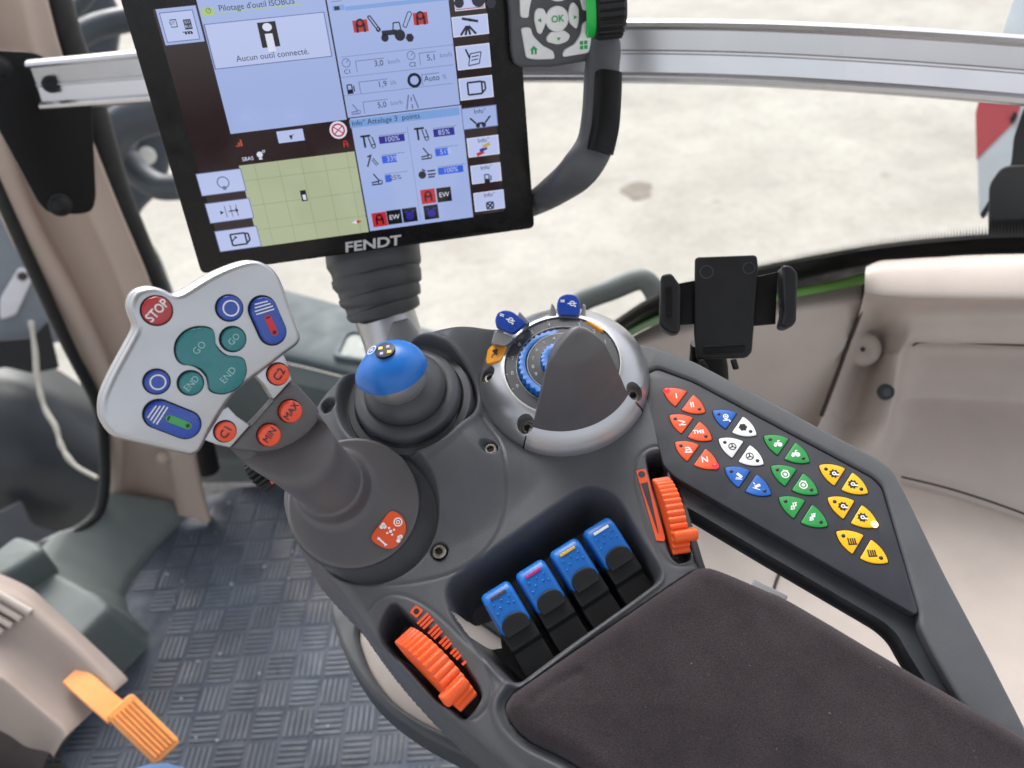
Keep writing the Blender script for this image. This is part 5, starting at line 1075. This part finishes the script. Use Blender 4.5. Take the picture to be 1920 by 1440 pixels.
# ================================================================== WINDSCREEN FOOT (right)
ws = thing('windscreen_edge', at(1500, 520, .82), 'black lower windscreen edge with a dotted fade band and green body strip', 'window edge')
def WZ(p, z): return onz(p[0], p[1], z)
lo = [(1090, 690), (1165, 634), (1240, 598), (1360, 572), (1500, 548), (1620, 522), (1780, 505), (1960, 500), (2650, 498)]
hi = [(1080, 660), (1150, 612), (1240, 556), (1340, 528), (1440, 503), (1620, 470), (1780, 452), (1960, 444), (2650, 440)]
h2 = [(1080, 650), (1150, 596), (1240, 540), (1340, 510), (1440, 484), (1620, 448), (1780, 428), (1960, 416), (2650, 410)]
A = spl([WZ(p, .60) for p in lo], 5, False); B = spl([WZ(p, .66) for p in hi], 5, False); Cc = spl([WZ(p, .69) for p in h2], 5, False)
V, F = grid([A, B]); o = obj('black_band', V, F, MT['matblack'], ws, smooth=60); o.modifiers.new('s', 'SOLIDIFY').thickness = .004
V, F = grid([B, Cc]); fr_ = obj('dotted_band', V, F, MT['frit'], ws, smooth=60)
uvl = fr_.data.uv_layers.new(name='UVMap'); acc = np.concatenate([[0], np.cumsum([np.linalg.norm(np.asarray(B[i+1])-np.asarray(B[i])) for i in range(len(B)-1)])])
nB = len(B)
for lp in fr_.data.loops:
    i = lp.vertex_index; uvl.data[lp.index].uv = (acc[i % nB]/.0030, 0 if i < nB else 14)
gs = [(1130, 652), (1165, 632), (1240, 596), (1330, 576)]
obj('body_strip', *tube(spl([WZ(p, .612) for p in gs], 5, False), .0042, 8), mat('pale_green_strip', (150, 190, 140), .3), ws, smooth=60)
gs2 = [(1440, 565), (1500, 551), (1560, 541), (1622, 524)]
obj('body_strip', *tube(spl([WZ(p, .612) for p in gs2], 5, False), .0072, 10), MT['bodygreen'], ws, smooth=60)
gs3 = [(1400, 545), (1500, 520), (1600, 500), (1640, 492)]
obj('bonnet_edge', *tube(spl([WZ(p, .60) for p in gs3], 5, False), .014, 10), MT['dgreen'], ws, smooth=60)
# big curved pane of the windscreen
_g = [WZ(q, .69)+np.array([0, 0, .004]) for q in h2]; G0 = spl(_g, 4, False)
top = [g+np.array([.08, .25, .75]) for g in G0]
V, F = grid([G0, top]); obj('glass_pane', V, F, MT['glass'], ws, smooth=60)

# grab handle outside the glass
hh = [at(1082, 640, 1.04), at(1078, 585, 1.02), at(1095, 563, 1.01), at(1150, 542, 1.0), at(1200, 524, .99), at(1226, 545, .99), at(1238, 590, .99), at(1240, 640, .99)]
obj('outside_handle', *tube(spl(hh, 6, False), .0125, 14, up=FWD, sec=[(math.cos(q)*1.1, math.sin(q)*.7) for q in np.linspace(0, 2*math.pi, 15)[:-1]]), MT['gg'], None, smooth=60, label='grey-green looped grab handle outside the windscreen', cat='handle')
# red and white warning board + black lamp bracket at the right
wb = thing('warning_board', at(1890, 300, 1.25), 'red and white striped width warning board outside the glass', 'warning board')
WB = Fr(at(1890, 220, 1.3), unit(toc(1890, 220)+.2*UPV), x=RGT)
bd = plate('board', WB.pxs([(1838, 190), (1829, 215), (1836, 405), (1990, 405), (1990, -40), (1912, -40)]), WB, -.004, 0, mat('white_reflective', (200, 208, 214), .4), wb, .0008)
plate('red_stripe', WB.pxs([(1836, 186), (1829, 212), (1831, 300), (1905, 226), (1918, 186)]), WB, .0004, .0012, mat('red_reflective', (186, 74, 80), .4), bd, 0, smooth=0)
plate('board_clip', rnd(WB.pxs([(1893, 225), (1902, 210), (1908, 216), (1898, 234)]), .002, 2), WB, 0, .008, MT['matblack'], wb, .001)
lb_ = thing('lamp_bracket', at(1900, 440, .8), 'black folded bracket in front of the warning board', 'bracket')
LB = Fr(at(1890, 380, .86), unit(toc(1890, 380)+.1*UPV), x=RGT)
plate('bracket_face', rnd(LB.pxs([(1852, 470), (1854, 345), (1880, 309), (2000, 309), (2000, 470)]), .008, 4), LB, -.02, 0, MT['matblack'], lb_, .003, 3)
plate('bracket_arm', rnd(LB.pxs([(1836, 405), (1900, 300), (1905, 250), (1925, 190), (2000, 180), (2000, 320), (1880, 330)]), .004, 3), LB, -.06, -.03, MT['matblack'], lb_, .002, 2)

# ================================================================== FRONT KICK PANEL (grey-green, beyond the joystick)
kk = thing('kick_panel', onz(520, 890, .02), 'grey-green front kick panel with a moulded recess beneath the windscreen', 'trim panel')
rowsK = [[onz(x, y, .30) for x, y in [(470, 520), (548, 548), (700, 588), (880, 640), (960, 665)]], [onz(x, y, .305) for x, y in [(470, 540), (552, 560), (700, 600), (870, 650), (950, 672)]], [onz(x, y, .30) for x, y in [(440, 640), (545, 655), (680, 690), (850, 735), (930, 760)]], [onz(x, y, .28) for x, y in [(430, 660), (540, 680), (670, 712), (840, 755), (920, 775)]]]
obj('panel_top', *sgrid(rowsK, 5), MT['gg2'], kk, smooth=170)
rowsK2 = [[onz(x, y, .278) for x, y in [(430, 662), (540, 682), (670, 714), (840, 757), (920, 777)]], [onz(x, y, .255) for x, y in [(425, 690), (535, 712), (660, 742), (830, 775), (910, 800)]], [onz(x, y, .24) for x, y in [(420, 700), (530, 724), (655, 752), (826, 790), (906, 815)]], [onz(x, y, .14) for x, y in [(405, 780), (520, 800), (640, 820), (810, 850), (890, 870)]],
          [onz(x, y, .05) for x, y in [(390, 850), (510, 855), (630, 868), (800, 890), (880, 905)]], [onz(x, y, .03) for x, y in [(384, 872), (508, 874), (628, 884), (798, 905), (878, 920)]], [onz(x, y, 0) for x, y in [(370, 905), (500, 905), (620, 915), (790, 930), (870, 945)]]]
obj('panel_front', *sgrid(rowsK2, 5), MT['gg'], kk, smooth=170)
RF = Fr(onz(655, 655, .305), (0, 0, 1), y=(0, 1, 0))
rc = RF.pxs([(622, 672), (642, 628), (658, 620), (735, 640), (745, 655), (720, 688)]); ci = np.mean(rc, axis=0)
plate('recess_rim', [rnd(rc, .012, 4), rnd([ci+(p-ci)*.78 for p in rc], .010, 4)[::-1]], RF, -.012, .006, MT['gg2'], kk, .003, 3)
plate('recess_plate', rnd([ci+(p-ci)*.79 for p in rc], .010, 4), RF, -.014, .0015, mat('recess_pale', (128, 134, 130), .6), kk, 0)

# ================================================================== STEERING COLUMN COVER, AMBER LEVER, PEDAL (lower left)
scv = thing('steering_column_cover', at(60, 1300, .98), 'beige steering column cover with ribbed vents', 'column cover')
r0 = [(-120, 1030), (-40, 1062), (10, 1080), (62, 1106), (105, 1146), (160, 1195), (228, 1260), (240, 1275)]
r1 = [(-130, 1060), (-50, 1090), (0, 1108), (50, 1132), (92, 1168), (148, 1218), (205, 1278), (216, 1296)]
r2 = [(-160, 1180), (-80, 1210), (-30, 1228), (20, 1256), (60, 1290), (98, 1324), (134, 1352), (142, 1364)]
r3 = [(-175, 1220), (-95, 1250), (-45, 1265), (0, 1284), (40, 1318), (75, 1346), (110, 1376), (118, 1388)]
r4 = [(-180, 1280), (-100, 1330), (-50, 1350), (-10, 1365), (20, 1380), (50, 1400), (90, 1410), (100, 1420)]
D_ = lambda L_, d: [at(x, y, dd) for (x, y), dd in zip(L_, d)]
lin8 = lambda a, b: list(np.linspace(a, b, 8))
V, F = sgrid([D_(r0, lin8(.98, .98)), D_(r1, lin8(.93, .92)), D_([(x*.5+u*.5, y*.5+v*.5) for (x, y), (u, v) in zip(r1, r2)], lin8(.935, .925)), D_(r2, lin8(.92, .905)), D_(r3, lin8(.905, .895)), D_(r4, lin8(1.0, .98))], 4)
cv = obj('cover_shell', V, F, MT['beigec'], scv, smooth=170)
for q in range(5):
    a_ = (-30+q*22, 1132+q*15-8); b2 = (22+q*0+q*10.5, 1170+q*0)
for q in range(5):
    t_ = q/4; p0_ = (-25+t_*62, 1143+t_*6); p1_ = (p0_[0]+32-6*t_, p0_[1]+22)
    p0_ = (58-t_*70, 1148+t_*50); p1_ = (p0_[0]-62, p0_[1]-36)
    obj('vent_rib', *tube([at(p0_[0], p0_[1], .924), at(p1_[0], p1_[1], .924)], .0042, 8), MT['beige'], cv, smooth=60)
plate('lever_slot', rnd(Fr(at(155, 1285, .935), toc(155, 1285), x=RGT).pxs([(125, 1276), (150, 1252), (182, 1282), (160, 1312)]), .002, 2), Fr(at(155, 1285, .935), toc(155, 1285), x=RGT), -.004, -.0012, mat('slot_brown', (92, 74, 66), .7), scv, 0)
al = thing('column_lever', at(235, 1340, .90), 'translucent amber lever with a ribbed paddle below the column cover', 'lever')
obj('lever_stem', *tube([at(138, 1266, .925), at(180, 1304, .905), at(222, 1340, .895)], .0145, 12, up=toc(200, 1320), sec=[(-.8, .35), (.8, .35), (.9, .2), (.9, -.2), (.8, -.35), (-.8, -.35), (-.9, -.2), (-.9, .2)]), MT['amber'], al, smooth=50)
AF = Fr(at(265, 1362, .885), unit(toc(265, 1362)+.10*UPV), x=RGT)
pd = AF.pxs([(198, 1344), (204, 1336), (242, 1302), (250, 1301), (334, 1384), (336, 1394), (298, 1430), (288, 1432)])
pdl = plate('lever_paddle', rnd(pd, .003, 3), AF, -.012, 0, MT['amber'], al, .002, 3)
for q in range(6):
    t_ = (q+.5)/6; s0 = np.array([204+t_*44, 1342-t_*38]); s1 = np.array([293+t_*42, 1428-t_*38])
    a_, b2 = AF.px(*(s0*.94+s1*.06)), AF.px(*(s0*.05+s1*.95)); obj('paddle_rib', *tube([AF.W(*a_, .0004), AF.W(*b2, .0004)], .0019, 8), MT['amber'], pdl, smooth=60)
pe = thing('foot_pedal', onz(70, 1430, .08), 'black studded rubber foot pedal under the column', 'pedal')
PEF = Fr(at(75, 1440, 1.12), unit(toc(75, 1440)+.2*UPV), x=RGT)
pdp = plate('pedal_plate', rnd(PEF.pxs([(20, 1420), (62, 1400), (82, 1400), (126, 1436), (126, 1520), (10, 1520), (10, 1440)]), .006, 3), PEF, -.02, 0, MT['black'], pe, .003)
stp = []
for i in range(6):
    for j in range(5): stp.append(box(PEF.sub(PEF.px(34+i*15-j*2, 1412+j*13-(i-3)*0), .5, 0), (-.0032, .0032), (-.0032, .0032), (-.001, .003), .0008))
objs('rubber_studs', [s for k_, s in enumerate(stp)], MT['black'], pdp, smooth=0)
obj('column_lower_trim', *sgrid([D_([(-150, 1220), (-60, 1250), (0, 1290), (60, 1340), (112, 1392)], [1.02]*5), D_([(-150, 1330), (-60, 1350), (0, 1370), (50, 1400), (80, 1440)], [1.06]*5), D_([(-150, 1480), (-60, 1490), (0, 1500), (50, 1520), (80, 1540)], [1.12]*5)], 4), mat('brown_lower_trim', (74, 66, 64), .6, bump=.1), None, smooth=170, label='dark brown lower shroud under the steering column cover', cat='shroud')  # dark brown sheet below the column cover
# sill bump
SB = Fr(onz(35, 1040, .14), (0, 0, 1), x=RGT)
plate('sill_block', rnd(SB.pxs([(-20, 1062), (40, 1015), (82, 1028), (92, 1045), (30, 1085), (-20, 1110)]), .012, 4), SB, -.05, .02, MT['gg'], None, .012, 4, label='rounded grey-green block standing on the sill by the door seal', cat='block')

# ================================================================== OUTSIDE, LEFT: dark wheel arch, pipes, cable
wa = thing('rear_wheel_arch', at(60, 760, 2.0), 'dark blue-grey wheel arch seen through the door glass', 'wheel arch')
rw = [[at(-220, 560, 2.0), at(0, 640, 2.05), at(120, 700, 2.1), at(260, 800, 2.1)], [at(-220, 700, 1.9), at(0, 720, 1.9), at(120, 760, 1.95), at(260, 860, 2.0)], [at(-220, 820, 1.85), at(0, 850, 1.85), at(120, 880, 1.9), at(260, 950, 1.95)], [at(-220, 990, 1.9), at(0, 1010, 1.95), at(120, 1020, 2.0), at(260, 1040, 2.05)], [at(-220, 1200, 2.1), at(0, 1200, 2.15), at(120, 1200, 2.2), at(260, 1200, 2.2)]]
obj('arch_shell', *sgrid(rw, 5), mat('arch_plastic', (24, 31, 38), .42, bump=.08, bscale=60, var=.25, vscale=3), wa, smooth=170)
WAF = Fr(at(50, 670, 1.86), toc(50, 670), x=RGT)
plate('arch_bracket', rnd(WAF.pxs([(-40, 640), (60, 632), (90, 600), (112, 690), (60, 700), (10, 688), (-40, 700)]), .008, 3), WAF, -.03, 0, MT['black'], wa, .004)
plate('mud_flap', rnd(WAF.pxs([(-40, 980), (40, 940), (60, 985), (110, 1000), (60, 1060), (-40, 1100)]), .01, 3), WAF, -.03, -.01, mat('grey_flap', (72, 76, 83), .5), wa, .004)
lm = thing('outside_panel', at(40, 520, 1.9), 'pale grey metal panel with a bracket outside the door glass', 'panel')  # pale grey shape built as a panel with a bracket, no lamp
LMF = Fr(at(40, 520, 1.92), toc(40, 520), x=RGT)
plate('panel_sheet', LMF.pxs([(-60, 380), (20, 400), (90, 540), (130, 640), (-60, 660)]), LMF, -.01, 0, mat('pale_panel', (116, 123, 133), .4), lm, .002)
lp_ = plate('hinge_bracket', rnd(LMF.pxs([(0, 560), (36, 500), (58, 508), (62, 520), (30, 590), (0, 600)]), .01, 3), LMF, .002, .02, mat('white_bracket', (206, 206, 212), .4), lm, .003)
obj('bolt', *lathe(LMF.sub(LMF.px(42, 518), 0, .02), [(.0001, .008), (.009, .006), (.011, 0)], 14), MT['gap'], lm, smooth=40)
cbp = [(58, 602), (66, 660), (70, 710), (84, 765), (104, 800), (116, 838), (140, 872), (182, 896)]
cw = [at(x, y, d) for (x, y), d in zip(cbp, np.linspace(1.72, 1.62, 8))]
obj('cable', *tube(spl(cw, 8, False), [.0054+.0008*math.sin(k*.7+2*math.sin(k*.31)) for k in range(57)], 10), mat('sleeve_white', (156, 153, 145), .6, bump=.4, bscale=60), None, smooth=60, label='white wrapped cable hanging over the wheel arch', cat='cable')
V, F = grid([[at(-250, 150, 1.2), at(-30, 200, 1.16), at(0, 362, 1.14), at(190, 790, 1.37)], [at(-250, 1150, 1.2), at(-100, 1150, 1.2), at(0, 1040, 1.30), at(192, 940, 1.40)]])
obj('door_glass', V, F, MT['glass'], None, smooth=0, label='clear door window pane beside the pillar', cat='window pane')
# machinery outside, between pillar and monitor
mc_ = mat('dark_machinery', (58, 66, 74), .45, bump=.2, bscale=150, var=.2, vscale=8)
def pipe(pts, r, lab, m_=mc_, D0=1.7, D1=1.7):
    Dd = np.linspace(D0, D1, len(pts)); obj('hydraulic_hose', *tube(spl([at(x, y, d) for (x, y), d in zip(pts, Dd)], 6, False), r, 14), m_, None, smooth=60, label=lab, cat='hose', group='pipes outside the windscreen')
pipe([(95, 130), (120, 90), (170, 55), (230, 38), (300, 30)], .026, 'thick dark hose arching above the silver rail outside the windscreen', D0=1.6)
pipe([(170, 330), (210, 260), (250, 225), (330, 205)], .042, 'thickest dark pipe curving below the silver rail outside the windscreen')
pipe([(240, 300), (265, 330), (300, 350), (340, 350)], .030, 'short dark hose below the thickest pipe outside the windscreen', D0=1.8, D1=1.8)
pipe([(100, 40), (140, 20), (180, -30)], .014, 'thin dark hose crossing the upper corner beside the pillar', D0=1.5, D1=1.5)
eh = thing('engine_housing', at(250, 450, 1.9), 'dark grey machine casing outside the windscreen beside the pillar', 'casing')
EHF = Fr(at(230, 300, 1.95), toc(230, 300), x=RGT)
plate('casing_side', rnd(EHF.pxs([(90, -60), (190, -60), (230, 30), (215, 120), (250, 170), (300, 190), (330, 260), (310, 350), (262, 398), (258, 430), (300, 480), (330, 560), (330, 700), (250, 700)]), .03, 4), EHF, -.15, 0, mc_, eh, .02, 3)
plate('casing_cover', rnd(EHF.pxs([(185, 200), (235, 190), (262, 260), (240, 330), (200, 320)]), .02, 4), EHF, 0, .05, mat('casing_cover_grey', (84, 92, 100), .45), eh, .012, 3)
plate('casing_boss', circ(*EHF.px(275, 292), .022, 20), EHF, .0, .02, mat('casing_boss_white', (214, 214, 208), .5), eh, .004)

# ================================================================== DRIVER'S KNEE (denim) at the lower edge
pk = [onz(330, 1900, .50), onz(300, 1640, .54), onz(282, 1505, .56), onz(278, 1490, .47), onz(280, 1470, .2)]
kn_ = [at(300, 1780, .62), at(288, 1660, .66), at(281, 1584, .70), at(279, 1556, .75), at(279, 1566, .85), at(279, 1590, 1.0), at(279, 1610, 1.15)]
obj('person', *tube(spl(kn_, 6, False), np.interp(np.linspace(0, 1, 37), np.linspace(0, 1, 7), [.085, .075, .062, .056, .052, .048, .045]), 24, up=(1, 0, 0)), MT['denim'], None, smooth=80, label='seated person\'s knee in blue denim jeans', cat='person')
